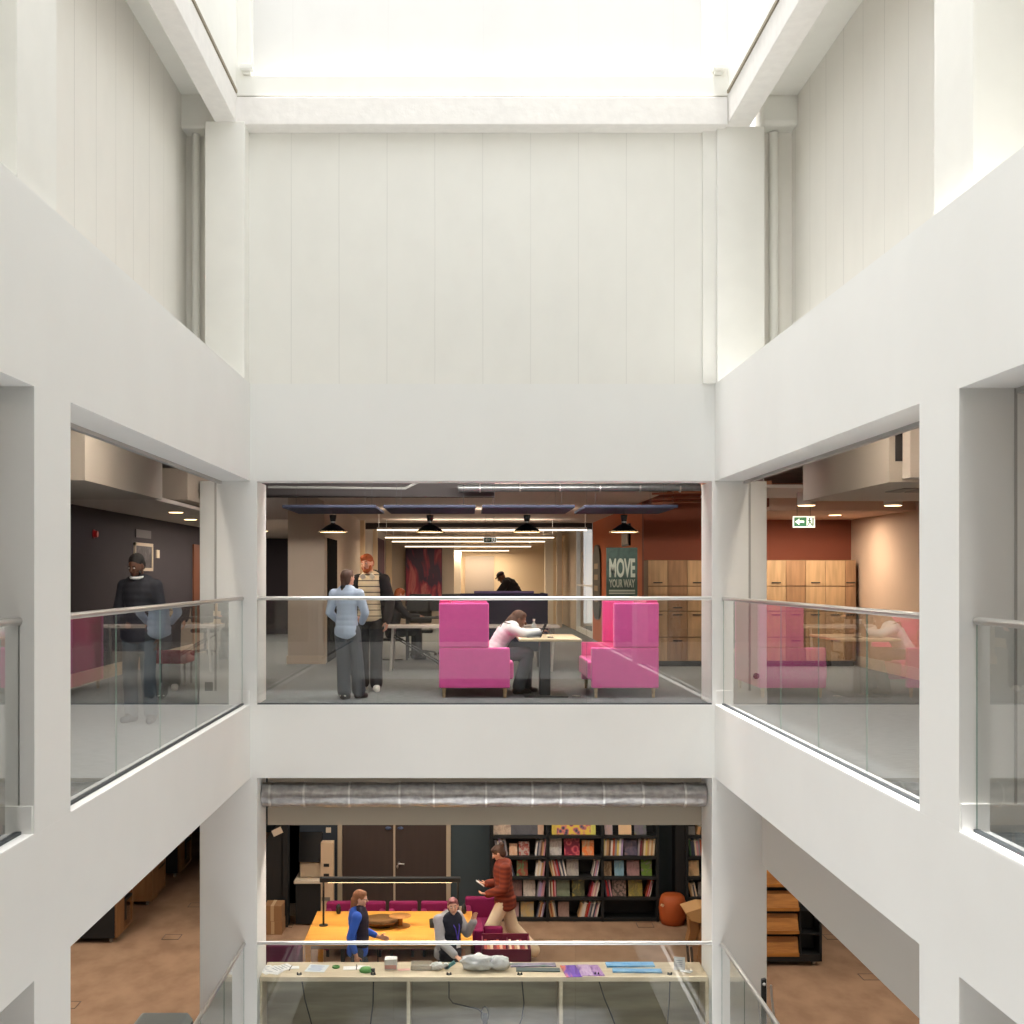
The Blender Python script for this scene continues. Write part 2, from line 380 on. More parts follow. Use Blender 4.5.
# suspended ceiling of the back room with joints
cj = mat_boards('ceiling_tiles', (205, 190, 178), 0, 1.2, .3, .8)
struct('ceiling_back', MB().box(-2.4, 3.0, 4.0, 23.5, 2.75, 2.80).box(-2.4, 3.0, 4.0, 4.06, 2.75, 3.06), cj)
struct('beam_dark', box1(-2.4, 3.3, 14.8, 15.1, 2.61, 2.75), mat('dark_beam', (56, 50, 50), .7))
struct('beam_dark', box1(-3.7, .4, 2.9, 3.1, 2.60, 2.80), MATS['dark_beam'])
# right side block with lockers, receding wall beyond, windows at its end
struct('wall_terracotta', box1(3.0, WX1, 6.4, 6.6, 0, 3.06), TERRA)
struct('wall_orange', box1(3.0, 3.2, 6.6, 14.6, 0, 3.06), ORANGE)
struct('wall_right', box1(WX1, WX1+.2, -20, 6.6, 0, 3.06), TANW)
struct('baseboard_right', box1(WX1-.02, WX1, -20, 6.4, 0, .17), SKIRT)
w = MB()
for y in (14.6, 18.8): w.box(3.0, 3.12, y, y+.12, 0, 3.06)
w.box(3.0, 3.12, 14.6, 18.9, 0, .12); w.box(3.02, 3.10, 14.6, 18.9, 1.22, 1.26)
struct('wall_right_end', box1(3.0, 3.2, 18.92, 23.5, 0, 3.06), BEIGE)
w2 = struct('window_2', w, SILL)
obj('glass_pane', box1(3.05, 3.062, 14.7, 18.8, .12, 3.0), GLASS, w2)
struct('ceiling_right', MB().box(4.4, WX1, 3.5, 6.4, 2.44, 2.50).box(4.4, WX1, 3.48, 3.54, 2.44, 2.62), mat('pinkish_ceiling', (206, 172, 150), .85))
struct('ceiling_right', box1(3.4, WX1, 1.42, 3.5, 2.62, 2.66), CEIL)
b = thing('ceiling_bulkhead', 'boxed white ceiling bulkhead with a dark louvre, beyond the right gallery', 'bulkhead', (5.4, 0, 2.45))
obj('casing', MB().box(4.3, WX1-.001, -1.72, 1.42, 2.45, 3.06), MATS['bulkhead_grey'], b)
lv = MB()
lv.box(4.36, 4.47, -1.735, -1.721, 2.66, 2.99)  # flat dark plate stands in for the shaded inside of an opening
obj('aperture', lv, mat('aperture_dark', (26, 24, 26), .5), b)
obj('box_end', box1(4.43, 5.3, -1.95, -1.73, 2.48, 3.05), CEIL, b)
g = MB()
for k in range(5): g.box(4.75+k*.22, 4.92+k*.22, -.9, -.3, 2.438, 2.449)
obj('air_grille', g, mat('grille_grey', (140, 134, 128), .6), b)
# outer closing walls of the gallery level (behind the camera)
struct('wall_front', box1(WX0, WX1, -20.2, -20, 0, 3.06), BEIGE)
struct('wall_far_left', box1(-5.45, -3.0, 17.2, 17.4, -.03, 3.3), BEIGE)

# ================================================================ lower level rooms
floor_ring('floor_lower', -4.0, FLOOR0, -11, 9, -20, 12, XL-.10, XR+.10, .06, YN-.06)
struct('wall_left', box1(-11.2, -11, -20, 12, -4.85, -.7), CHAR)
# storey below the void
BASE_F = mat('basement_floor', (204, 207, 210), .8); BASE_W = mat('basement_wall', (205, 203, 198), .8)
struct('floor_basement', box1(-11, 9, -20, 12, -8.6, -8.4), BASE_F)
for a in ((-11.2, -11, -20, 12), (9, 9.2, -20, 12), (-11, 9, -20.2, -20), (-11, 9, 12, 12.2)): struct('wall_basement', box1(*a, -8.4, -4.85), BASE_W)
f = MB()
for a in ((-11, XL, -20, 12), (XR, 9, -20, 12), (XL, XR, 0, 12), (XL, XR, -20, YN)): f.box(a[0], a[1], a[2], a[3], -4.9, -4.85)
struct('ceiling_basement', f, BASE_W)
struct('wall_right', box1(9, 9.2, -20, 12, -4.85, -.7), BEIGE)
struct('wall_back', box1(-11, -2.9, 11.9, 12.1, -4.85, -.7), TEAL)
struct('wall_front', box1(-11, 9, -20.2, -20, -4.85, -.7), BEIGE)
YW = 5.6
struct('wall_back', box1(-2.9, xa(340, YW), YW, YW+.2, -4, -.7), NAVYW)
struct('wall_back', box1(xa(340, YW), xa(449, YW), YW+.08, YW+.2, -4, -.7), NAVYW)
struct('wall_back', box1(xa(449, YW), 9, YW, YW+.2, -4, -.7), TEAL)
struct('wall_left_return', box1(-2.9, -2.7, YW, 12, -4, -.7), NAVYW)
struct('baseboard_back', MB().box(xa(449, YW), xa(492, YW), YW-.02, YW, -4, -3.86), SKIRT)
# white upstand beside the kiosk
struct('trim_10', box1(xa(289, YW), xa(297, YW), YW-.06, YW, -4, za(903, YW)), mat('pale_box', (170, 160, 148), .7))
# double doors
fr = MB()
for p in (340, 448.5): fr.box(xa(p-2.2, YW), xa(p+2.2, YW), YW-.04, YW+.08, -4, -1.5)
fr.box(xa(340, YW), xa(449, YW), YW-.04, YW+.08, -1.55, -1.48)
struct('trim_11', fr, FRAMEB)
for n, (p0, p1, hs) in enumerate(((342.3, 393.4, 0), (395.4, 446.3, 1))):
    dr = struct('door_%d' % (n+4), box1(xa(p0, YW), xa(p1, YW), YW+.0, YW+.05, -3.995, -1.56), BROWND, bevel=.004)
    obj('door_closer', MB().ell((xa(p1-5 if not hs else p0+5, YW), YW-.02, za(828, YW)), (.05, .02, .03)), mat('blue_grey_metal', (80, 92, 120), .4, .5), dr)
    if hs:
        h = MB().cyl((xa(399, YW), YW, za(863, YW)), (xa(399, YW), YW-.06, za(863, YW)), .02).cyl((xa(398.5, YW), YW-.06, za(863, YW)), (xa(404.5, YW), YW-.06, za(863.3, YW)), .012)
        h.ell((xa(397.6, YW), YW-.01, za(866.6, YW)), (.018, .012, .03))
        obj('door_handle', h, STEEL, dr)
struct('trim_12', box1(xa(393.4, YW)-.0, xa(395.4, YW), YW-.015, YW+.03, -4, -1.56), FRAMEB)
# downstand beam and service duct over the lower opening
struct('beam_lower', box1(xa(267.5, .7), 3.2, .72, 1.0, za(825, .72), -.71), mat('beige_beam', (176, 164, 146), .8))
d = thing('ventilation_duct', 'crinkled silver ventilation duct under the lower band', 'duct', (0, .36, -1.1))
zc, rr = -1.10, .145
dm = MB(); n = 60; prof = []
for k in range(n+1):
    x = -2.41+5.25*k/n; prof.append((x, rr*(1-.035*abs(math.sin(k*1.7)))))
vs = []; ns = 20
for x, r in prof:
    for i in range(ns):
        a = 2*PI*i/ns; rj = r*(1+.03*math.sin(5*a+x*9)+random.uniform(-.02, .02)); vs.append((x, .36+rj*math.cos(a), zc+rj*math.sin(a)))
dm._add(vs, [(k*ns+i, k*ns+(i+1) % ns, (k+1)*ns+(i+1) % ns, (k+1)*ns+i) for k in range(n) for i in range(ns)], 0, True)
obj('duct_body', dm, mat('crinkled_foil', (178, 174, 172), .33, .75, var=.3, scale=14, bump=.9, detail=8), d)
for p in (271, 305, 350, 400, 434, 486, 532, 560, 603, 642, 684):
    x = xa(p, .36)
    obj('duct_strap', MB().cyl((x-.012, .36, zc), (x+.012, .36, zc), rr+.006, n=24), STEEL, d)
# ================================================================ glass balustrades
def balustrade(label, a, b, z, seams, inward, hz=1.235, ends=True):
    """glass balustrade between points a and b (x,y); seams = fractions along it"""
    a = Vector((a[0], a[1], z)); b = Vector((b[0], b[1], z)); L = (b-a).length; u = (b-a)/L; w = Vector((-u.y, u.x, 0))
    t = thing('glass_balustrade', label, 'balustrade', tuple((a+b)/2), 'glass balustrades round the void')
    M = Matrix((u, w, Vector((0, 0, 1)))).transposed()
    fr = [0]+list(seams)+[1]
    for i in range(len(fr)-1):
        s0 = fr[i]*L+(.0015 if i else 0); s1 = fr[i+1]*L-(.0015 if i < len(fr)-2 else 0)
        c = a+u*(s0+s1)/2+Vector((0, 0, .006+(hz-.02)/2)); g = MB().obox(c, M, (s1-s0)/2, .005, (hz-.02)/2-.004)
        g.m = [1 if k in (3, 5) else 0 for k in range(6)]
        obj('glass_panel', g, [GLASS, GEDGE], t)
    ra = a+Vector((0, 0, hz)); rb = b+Vector((0, 0, hz))
    h = MB().cyl(ra, rb, .023, n=18); h.ell(ra, .023, nu=16); h.ell(rb, .023, nu=16)
    obj('handrail', h, STEEL, t)
    obj('base_channel', MB().obox((a+b)/2+Vector((0, 0, .008)), M, L/2, .02, .012), DARKRUB, t)
    return t
def frac(pxs, X, y0, y1):
    out = []
    for p in pxs:
        s = (p-466)/X; Y = 1208.6/s+CAMY; out.append((Y-y0)/(y1-y0))
    return sorted(f for f in out if .02 < f < .98)
XGL, XGR = -2.59, 2.98
balustrade('glass balustrade across the back gallery, in front of the pink sofas', (-2.42, .03), (2.85, .03), 0, [.265, .725], 1)
balustrade('glass balustrade of the left gallery, in front of the man in a dark jacket', (XGL, -.02), (XGL, -6.36), 0, frac((116, 160, 196), XGL, -.02, -6.36), 1)
balustrade('glass balustrade of the right gallery, below the green exit sign', (XGR, -.02), (XGR, -6.31), 0, frac((781, 818.6, 867), XGR, -.02, -6.31), -1)
balustrade('glass balustrade at the left picture edge, nearer than the wide pier', (XGL, -7.0), (XGL, YN), 0, [.2, .4, .6, .8], 1)
balustrade('glass balustrade at the right picture edge, nearer than the wide pier', (XGR, -6.95), (XGR, YN), 0, [.2, .4, .6, .8], -1)
balustrade('glass balustrade on the lower floor, in front of the long counter', (-2.42, .03), (2.85, .03), -4, [.30, .70], 1)
balustrade('lower glass balustrade rising to the column left of the counter', (XGL+.02, -.02), (XGL+.02, -6.36), -4, [.18, .36, .54, .72, .9], 1)
balustrade('lower glass balustrade rising to the column right of the counter', (XGR-.02, -.02), (XGR-.02, -6.31), -4, [.18, .36, .54, .72, .9], -1)
balustrade('glass balustrade on the near side of the void', (-2.42, YN-.03), (2.85, YN-.03), 0, [.25, .5, .75], 1)
# ================================================================ gallery furniture
PINK = mat('pink_wool', (250, 98, 184), .9, var=.05, scale=20, bump=.15, sheen=.3)
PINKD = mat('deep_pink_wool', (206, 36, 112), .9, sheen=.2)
WOODL = mat('pale_wood', (206, 178, 142), .5, col2=(186, 156, 120), scale=3, stretch=(1, 8, 8))
OAK = mat('oak_locker', (176, 138, 98), .55, col2=(142, 106, 72), scale=2.4, stretch=(6, 6, .7), detail=8)
TABLETOP = mat('cream_laminate', (226, 208, 176), .4)
DGREY = mat('dark_grey_metal', (58, 62, 66), .5, .3)
NAVYF = mat('navy_felt', (40, 42, 66), .9, var=.1, scale=20)
def sofa(label, x0, x1, bx0, bx1, seat_to, yf, depth, side):
    """high-backed booth sofa seen from its end; bx = the tall back part; seat opens toward seat_to (+1 right, -1 left)"""
    yb = yf+depth
    t = thing('booth_sofa', label, 'sofa', ((x0+x1)/2, yf+depth/2, 0), 'pink high-backed booth sofas')
    for y in (yf, yb-.09):
        obj('arm', box1(x0, x1, y, y+.09, .12, .615), PINK, t, .018, seg=3)
        obj('back_side', box1(bx0, bx1, y, y+.09, .617, 1.165), PINK, t, .018, seg=3)
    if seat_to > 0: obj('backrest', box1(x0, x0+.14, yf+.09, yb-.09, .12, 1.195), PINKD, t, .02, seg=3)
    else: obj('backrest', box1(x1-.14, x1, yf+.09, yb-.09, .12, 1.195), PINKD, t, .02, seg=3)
    sx0, sx1 = (x0+.14, x1+.05) if seat_to > 0 else (x0-.04, x1-.14)
    obj('seat', box1(sx0, sx1, yf+.095, yb-.095, .22, .44), PINK, t, .03, seg=3)
    cx0, cx1 = (x0+.14, x0+.30) if seat_to > 0 else (x1-.30, x1-.14)
    obj('back_cushion', box1(cx0, cx1, yf+.10, yb-.10, .44, .80), PINK, t, .03, seg=3)
    for x in (x0+.06, x1-.06):
        for y in (yf+.06, yb-.06): obj('leg', MB().cyl((x, y, 0), (x, y, .12), .018, .026, 12), WOODL, t)
    return t
YS = .80
sofa('pink booth sofa on which the long-haired woman sits', xa(439, YS), xa(510, YS), xa(439, YS), xa(489, YS), 1, YS, 1.35, 1)
sofa('empty pink booth sofa, right of the cafe table', xa(591.5, YS), xa(659, YS), xa(614, YS), xa(659, YS), -1, YS, 1.35, -1)
# table between
t = thing('cafe_table', 'cream-topped cafe table on a dark pedestal between the pink sofas', 'table', (1.03, 1.3, 0))
obj('tabletop', box1(.645, 1.41, .72, 2.0, .695, .725), TABLETOP, t, .006)
obj('pedestal', box1(.92, 1.05, 1.02, 1.30, .01, .695), DGREY, t, .01)
obj('base_plate', box1(.72, 1.26, .86, 1.6, 0, .014), DGREY, t, .004)
# things on the table
b = thing('water_bottle', 'clear water bottle standing on the cafe table before the woman', 'bottle', (.875, 1.55, .725))
obj('bottle_body', MB().lathe((.875, 1.55, .725), [(.03, 0), (.033, .01), (.033, .13), (.014, .17), (.014, .19)]), mat('clear_plastic', (210, 222, 226), .1, alpha=.55), b)
obj('bottle_cap', MB().cyl((.875, 1.55, .915), (.875, 1.55, .94), .016), SILL, b)
lp = thing('laptop', 'small open laptop on the cafe table under the woman\'s arms', 'laptop', (.86, 1.2, .725))
obj('keyboard_base', box1(.76, .93, 1.06, 1.34, .725, .737), mat('laptop_grey', (120, 124, 130), .4, .5), lp)
obj('screen', MB().obox((.965, 1.2, .81), Matrix.Rotation(R(25), 3, 'Y'), .006, .14, .09), mat('dark_screen', (30, 34, 40), .2), lp)
tag(obj('smartphone', box1(1.02, 1.09, 1.05, 1.18, .725, .733), BLACK, bevel=.002), 'black smartphone lying on the cafe table right of the laptop', 'phone')
tag(obj('floor_socket', MB().cyl((1.36, .95, .0), (1.36, .95, .016), .05, n=20), STEEL), 'round metal floor socket beside the right pink sofa', 'socket')
# long white desk with crossed legs behind the left sofa
YD = 4.8
t = thing('long_desk', 'long white-topped desk on thin crossed legs behind the left sofa', 'desk', (-.4, YD, 0))
obj('tabletop', box1(xa(384, YD), xa(560, YD), YD, YD+.75, .68, .715), mat('desk_white', (206, 200, 196), .5), t, .004)
for x in (xa(390, YD), xa(443, YD), xa(500, YD), xa(552, YD)):
    for y, e in ((YD+.08, -.05), (YD+.66, .05)): obj('leg', MB().cyl((x, y, 0), (x+.04, y, .68), .02, n=10), mat('leg_grey', (178, 178, 176), .5), t)
for s in (0, 1):
    obj('brace', MB().cyl((xa(392, YD), YD+.1+s*.5, .55), (xa(443, YD), YD+.1+s*.5, .08), .011, n=8), DGREY, t)
# navy booth/screen
t = thing('privacy_screen', 'long navy padded screen behind the pink sofas', 'screen', (.6, 5.9, 0))
obj('panel', box1(xa(460, 5.9), xa(548, 5.9), 5.9, 5.98, .25, 1.205), NAVYF, t, .012)
obj('return_panel', box1(xa(545, 5.9), xa(548, 5.9), 5.98, 7.2, .25, 1.2), NAVYF, t, .01)
obj('top_trim', box1(xa(474, 5.9), xa(534, 5.9), 5.88, 6.0, 1.205, 1.245), mat('purple_trim', (84, 70, 110), .7), t, .01)
for x in (.0, .75, 1.2): obj('foot', box1(x-.03, x+.03, 5.8, 6.08, 0, .25), DGREY, t)
t = thing('wooden_cabinet', 'low cabinet with an orange-brown top behind the navy screen', 'cabinet', (.5, 9.5, 0))
obj('cabinet_body', box1(xa(462, 9.5), xa(520, 9.5), 9.5, 10, 0, 1.05), BEIGE, t); obj('cabinet_top', box1(xa(461, 9.5), xa(521, 9.5), 9.45, 10.02, 1.05, 1.09), mat('orange_wood', (170, 108, 70), .5), t)
tag(obj('desk_phone', MB().box(.44, .62, 9.6, 9.75, 1.09, 1.13).cyl((.44, 9.68, 1.15), (.62, 9.68, 1.15), .02), BLACK), 'small black phone on the low cabinet', 'phone')
# office chairs and dark screens in the middle distance
def office_chair(x, y, rz, label):
    t = thing('office_chair', label, 'chair', (x, y, 0), 'dark office chairs at the back desks')
    obj('seat', box1(x-.23, x+.23, y-.23, y+.23, .43, .50), BLACK, t, .03)
    obj('backrest', box1(x-.21, x+.21, y-.27, y-.21, .62, 1.16), BLACK, t, .03)
    obj('back_post', box1(x-.02, x+.02, y-.27, y-.24, .45, .66), BLACK, t)
    obj('gas_post', MB().cyl((x, y, .08), (x, y, .43), .025), DGREY, t)
    for k in range(5):
        a = 2*PI*k/5+.3
        obj('base_arm', MB().cyl((x, y, .10), (x+.28*math.cos(a), y+.28*math.sin(a), .06), .018, .014, 8), DGREY, t)
        obj('castor', MB().ell((x+.28*math.cos(a), y+.28*math.sin(a), .03), .03, nu=8, nv=6), BLACK, t)
    return t
office_chair(xa(421, 8.6), 8.6, 0, 'dark office chair left of the pink sofa back, beneath the purple artwork')
office_chair(xa(453, 8.8), 8.8, 0, 'dark office chair directly behind the pink sofa back')
t = thing('back_desk', 'dark desk at which the seated red-haired person works', 'desk', (-.9, 7.9, 0))
obj('tabletop', box1(-1.1, .1, 7.4, 8.0, .73, .76), DGREY, t)
for x in (-1.05, .05):
    for y in (7.45, 7.95): obj('leg', box1(x-.02, x+.02, y-.02, y+.02, 0, .73), DGREY, t)
for i, (x, l) in enumerate(((xa(417, 7.8), 'left'), (xa(441, 7.8), 'right'))):
    m_ = thing('computer_monitor', 'dark monitor on the back desk, %s of the two' % l, 'monitor', (x, 7.8, .76))
    obj('display', box1(x-.19, x+.19, 7.78, 7.81, .86, 1.12), BLACK, m_, .004); obj('stand', box1(x-.02, x+.02, 7.81, 7.83, .76, .95), DGREY, m_); obj('monitor_base', box1(x-.1, x+.1, 7.72, 7.86, .76, .772), DGREY, m_)
# artwork on the far wall
art = thing('wall_artwork', 'tall framed abstract print in dark purple and crimson on the far wall', 'artwork', (xa(424, 22.2), 22.2, 1.4))
obj('print', box1(xa(406, 22.2), xa(441.5, 22.2), 22.2, 22.23, .6, za(549, 22.2)), mat_art('crimson_print', [(26, 18, 40), (58, 22, 50), (44, 20, 52), (132, 30, 54), (176, 96, 92), (92, 28, 58)], 1.5, stretch=(1.6, 1, .6), dist=.9), art)
obj('mount_frame', box1(xa(405.4, 22.2), xa(442.1, 22.2), 22.23, 22.26, .58, za(548.3, 22.2)), mat('plum_frame', (46, 30, 50), .6), art)
struct('pier', box1(xa(392, 22.5), xa(454, 22.5), 22.5, 23.5, 0, 3.0), BEIGE)
# lockers
YL = 5.9
xs = [xa(648+19.72*k, YL) for k in range(12)]; zt = 1.755
rows = [(za(586, YL), za(560.3, YL), 'bottom'), (za(611, YL), za(586.5, YL), 'bottom'), (za(637, YL), za(611.5, YL), 'top'), (za(661, YL), za(637.5, YL), 'top')]
rn = ['top row', 'second row', 'third row', 'bottom row']
lk = thing('locker_wall', 'bank of oak lockers along the terracotta wall', 'lockers', ((xs[0]+xs[-2])/2, 6.1, 0))
obj('carcass', box1(xs[0], xs[10]+.18, YL+.02, 6.38, .09, zt), mat('locker_carcass', (120, 92, 64), .7), lk)
obj('plinth', box1(xs[0]+.03, xs[10]+.16, YL+.06, 6.36, 0, .09), BLACK, lk)
shades = [mat('oak_door_%s' % n, c, .55, col2=tuple(int(v*.86) for v in c), scale=2.4, stretch=(6, 6, .7), detail=8) for n, c in (('light', (186, 150, 108)), ('mid', (170, 134, 94)), ('tan', (156, 118, 82)))]
for r, (z0, z1, hp) in enumerate(rows):
    for k in range(11):
        x0 = xs[k]+.004; x1 = (xs[k+1] if k < 10 else xs[10]+.18)-.004
        if x1-x0 < .1: continue
        dr = obj('door', box1(x0, x1, YL, YL+.02, z0+.004, z1-.004), shades[(k*7+r*3+k*k) % 3], lk, .003)
        if (k+r) % 2 == 0 or r == 2:
            hz = z0+.055 if hp == 'bottom' else z1-.055
            obj('handle', box1((x0+x1)/2-.075, (x0+x1)/2+.075, YL-.014, YL, hz-.009, hz+.009), BLACK, dr)
# signs at the orange wall
sg = thing('slogan_sign', 'dark green board lettered MOVE YOUR WAY beside the orange wall', 'sign', (2.47, 5.2, 0))
ys = 5.2
obj('board', box1(xa(606.5, ys), xa(637.5, ys), ys, ys+.05, .35, za(547.5, ys)), mat_art('green_board', [(46, 66, 60), (62, 86, 78), (52, 74, 66)], 5), sg, .004)
obj('board_foot', box1(xa(608, ys), xa(636, ys), ys-.12, ys+.17, 0, .35), BLACK, sg, .01)
LETTER = mat('pale_lettering', (176, 184, 168), .6)
def text(s, x, y, z, h, w, m, parent, name='lettering', ext=.004, bold=.012):
    cu = bpy.data.curves.new(name, 'FONT'); cu.body = s; cu.align_x = 'CENTER'; cu.extrude = ext; cu.offset = bold; cu.size = 1
    cu.materials.append(m)
    o = bpy.data.objects.new(name, cu); C.objects.link(o)
    bpy.context.view_layer.update()
    dx, dy = o.dimensions.x, o.dimensions.y
    me = bpy.data.meshes.new_from_object(o.evaluated_get(bpy.context.evaluated_depsgraph_get())); bpy.data.objects.remove(o)
    o = bpy.data.objects.new(name, me); C.objects.link(o)
    o.parent = parent; o.rotation_euler = (PI/2, 0, 0); o.scale = (w/dx, h/dy, 1)
    o.location = Vector((x, y, z))-wloc(parent); return o
xm = (xa(608.5, ys)+xa(635.5, ys))/2
text('MOVE', xm, ys-.004, za(576.5, ys), .305, .41, LETTER, sg, bold=.03)
text('YOUR WAY', xm, ys-.004, za(587, ys), .13, .41, LETTER, sg, bold=.03)
obj('underline', MB().box(xa(609, ys), xa(635, ys), ys-.004, ys, za(591.5, ys), za(589.8, ys)).box(xa(609, ys), xa(635, ys), ys-.004, ys, za(594, ys), za(592.6, ys)), LETTER, sg)
sg2 = thing('oval_sign', 'narrow dark oval sign mounted on the orange wall', 'sign', (2.97, 13.4, 1.4))
n = 20; poly = []
for i in range(n):
    a = 2*PI*i/n; poly.append((13.45+.75*math.copysign(abs(math.cos(a))**.6, math.cos(a)), 1.35+.85*math.copysign(abs(math.sin(a))**.6, math.sin(a))))
obj('board', MB().prism(poly, 0, 2.955, 2.998), mat('dark_green_sign', (54, 52, 44), .6), sg2)
bars = MB()
for k in range(4): bars.box(2.95, 2.955, 13.1, 13.8, .9+k*.25, 1.02+k*.25)
obj('mark', bars, mat('sign_tan_mark', (150, 130, 100), .6), sg2)
pf = thing('framed_picture', 'small dark framed picture above the green slogan sign', 'picture', (2.9, 7.4, 2.1))
obj('frame', box1(2.96, 2.998, 8.0, 9.0, 2.05, 2.45), BLACK, pf); obj('print', box1(2.95, 2.96, 8.06, 8.94, 2.08, 2.42), mat_art('dim_photo', [(40, 30, 30), (120, 96, 80), (60, 40, 36)], 4), pf)
# exit signs
GREEN = mat('sign_green', (22, 84, 56), .5); SW = mat('sign_white', (232, 238, 232), .5, emit=.25)
def exit_sign(label, x, y, z, w, h, ceil):
    t = thing('exit_sign', label, 'exit sign', (x, y, z))
    obj('panel', box1(x-w/2, x+w/2, y, y+.03, z-h/2, z+h/2), SW, t, .003)
    e = .012
    obj('green_field', box1(x-w/2+e*1.3, x+w*.12, y-.003, y, z-h/2+e*1.3, z+h/2-e*1.3), GREEN, t)
    def P(u, v): return (x-w/2+u*w, z-h/2+v*h)
    ar = MB().prism([P(.10, .5), P(.28, .78), P(.28, .60), P(.50, .60), P(.50, .42), P(.28, .42), P(.28, .22)], 1, y-.006, y-.003)
    obj('arrow', ar, mat('sign_plain_white', (240, 242, 240), .5), t)
    dz = MB().box(P(.88, 0)[0], P(.93, 0)[0], y-.003, y, P(0, .14)[1], P(0, .86)[1])
    obj('door_symbol', dz, GREEN, t)
    rm = MB(); q = lambda u, v: (P(u, v)[0], y-.0045, P(u, v)[1]); r = h*.045
    rm.ell(q(.74, .78), h*.07, nu=10, nv=6); rm.cap(q(.73, .68), q(.77, .45), r*1.3, n=8); rm.cap(q(.77, .45), q(.70, .32), r, n=8); rm.cap(q(.70, .32), q(.66, .16), r, n=8)
    rm.cap(q(.77, .45), q(.83, .33), r, n=8); rm.cap(q(.83, .33), q(.85, .2), r, n=8); rm.cap(q(.73, .66), q(.82, .58), r*.8, n=8); rm.cap(q(.73, .66), q(.67, .55), r*.8, n=8)
    for v in rm.v: v.y = y-.003+(v.y-(y-.003))*.12
    obj('runner_symbol', rm, GREEN, t)
    for dx in (-w*.3, w*.3): obj('hanging_wire', MB().cyl((x+dx, y+.015, z+h/2), (x+dx, y+.015, ceil), .003, n=6), DGREY, t)
exit_sign('green and white exit sign hanging in the right gallery', xa(804, 2.4), 2.4, za(521.8, 2.4), .30, .155, 2.62)
exit_sign('small exit sign hung among the strip lights of the back room', xa(490, 11.2), 11.2, za(540, 11.2), .28, .12, 2.75)
# ---- navy acoustic rafts and the pendant lamps beneath
NAVY = mat('navy_acoustic', (46, 50, 70), .9, var=.06, scale=30)
raft_l = ['leftmost', 'second from the left', 'third from the left', 'rightmost']
lamp_x = [333, 430, 527, 624]; near = [(282, 376), (383.5, 475.5), (482.5, 575), (585, 678)]
for i in range(4):
    x0, x1 = xa(near[i][0], .92), xa(near[i][1], .92)
    t = thing('acoustic_raft', 'flat navy acoustic ceiling raft, %s of four in the gallery' % raft_l[i], 'ceiling raft', ((x0+x1)/2, 1.6, 2.38), 'navy acoustic rafts')
    obj('panel', box1(x0, x1, .92, 2.40, 2.335, 2.372), NAVY, t, .006)
    for x in (x0+.15, x1-.15):
        for y in (1.1, 2.2): obj('suspension_wire', MB().cyl((x, y, 2.372), (x, y, 3.058), .0015, n=5), DGREY, t)
    xl = xa(lamp_x[i], 1.6)
    if i == 0:
        lampm = None
    t = thing('pendant_lamp', 'black cone pendant lamp, %s of the row of four' % raft_l[i], 'pendant lamp', (xl, 1.6, 2.05), 'black pendant lamps')
    zb = za(532.6, 1.6)
    prof = [(.195, 0), (.198, .004), (.14, .045), (.085, .088), (.042, .108), (.030, .112)]
    obj('lamp_shade', MB().lathe((xl, 1.6, zb), prof, 32, caps=False), BLACK, t)
    obj('lamp_neck', MB().lathe((xl, 1.6, zb+.11), [(.030, 0), (.030, .03), (.036, .05), (.045, .10), (.046, .118), (.02, .119)], 20), BLACK, t)
    obj('lamp_ring', MB().cyl((xl, 1.6, zb+.128), (xl, 1.6, zb+.142), .034, n=16), STEEL, t)
    obj('lamp_disc', MB().cyl((xl, 1.6, zb+.006), (xl, 1.6, zb+.012), .188, n=28), LEDW, t)
    obj('power_cord', MB().cyl((xl, 1.6, zb+.228), (xl, 1.6, 2.335), .004, n=6), BLACK, t)
    spot('pendant_light', (xl, 1.6, zb-.01), 14, angle=150, rad=.15)
# ---- linear LED lamps of the back room
lin_l = [(8.6, 377, 587, 530), (13.0, 385, 554, 537.6), (16.0, 392, 545, 541.6), (20.0, 405, 531, 546.6), (22.8, 439, 509, 550.8)]
ll = ['nearest and longest', 'second', 'third', 'fourth', 'farthest and shortest']
for (y, p0, p1, py), l in zip(lin_l, ll):
    x0, x1, z = xa(p0, y), xa(p1, y), za(py, y)
    t = thing('linear_lamp', 'long thin suspended strip lamp in the back room, %s of five' % l, 'strip lamp', ((x0+x1)/2, y, z), 'strip lamps of the back room')
    obj('lamp_housing', box1(x0, x1, y, y+.06, z+.011, z+.05), mat('pale_grey_metal', (190, 184, 176), .5), t)
    obj('light_strip', box1(x0, x1, y-.002, y+.062, z-.011, z+.011), LED, t)
    for x in (x0+.03, x1-.03): obj('hanger', MB().cyl((x, y+.03, z+.05), (x, y+.03, 2.75), .006, n=6), SILL, t)
    area('strip_light', ((x0+x1)/2, y+.03, z-.03), x1-x0, .06, 34 if y > 10 else 26, (1, .80, .58))
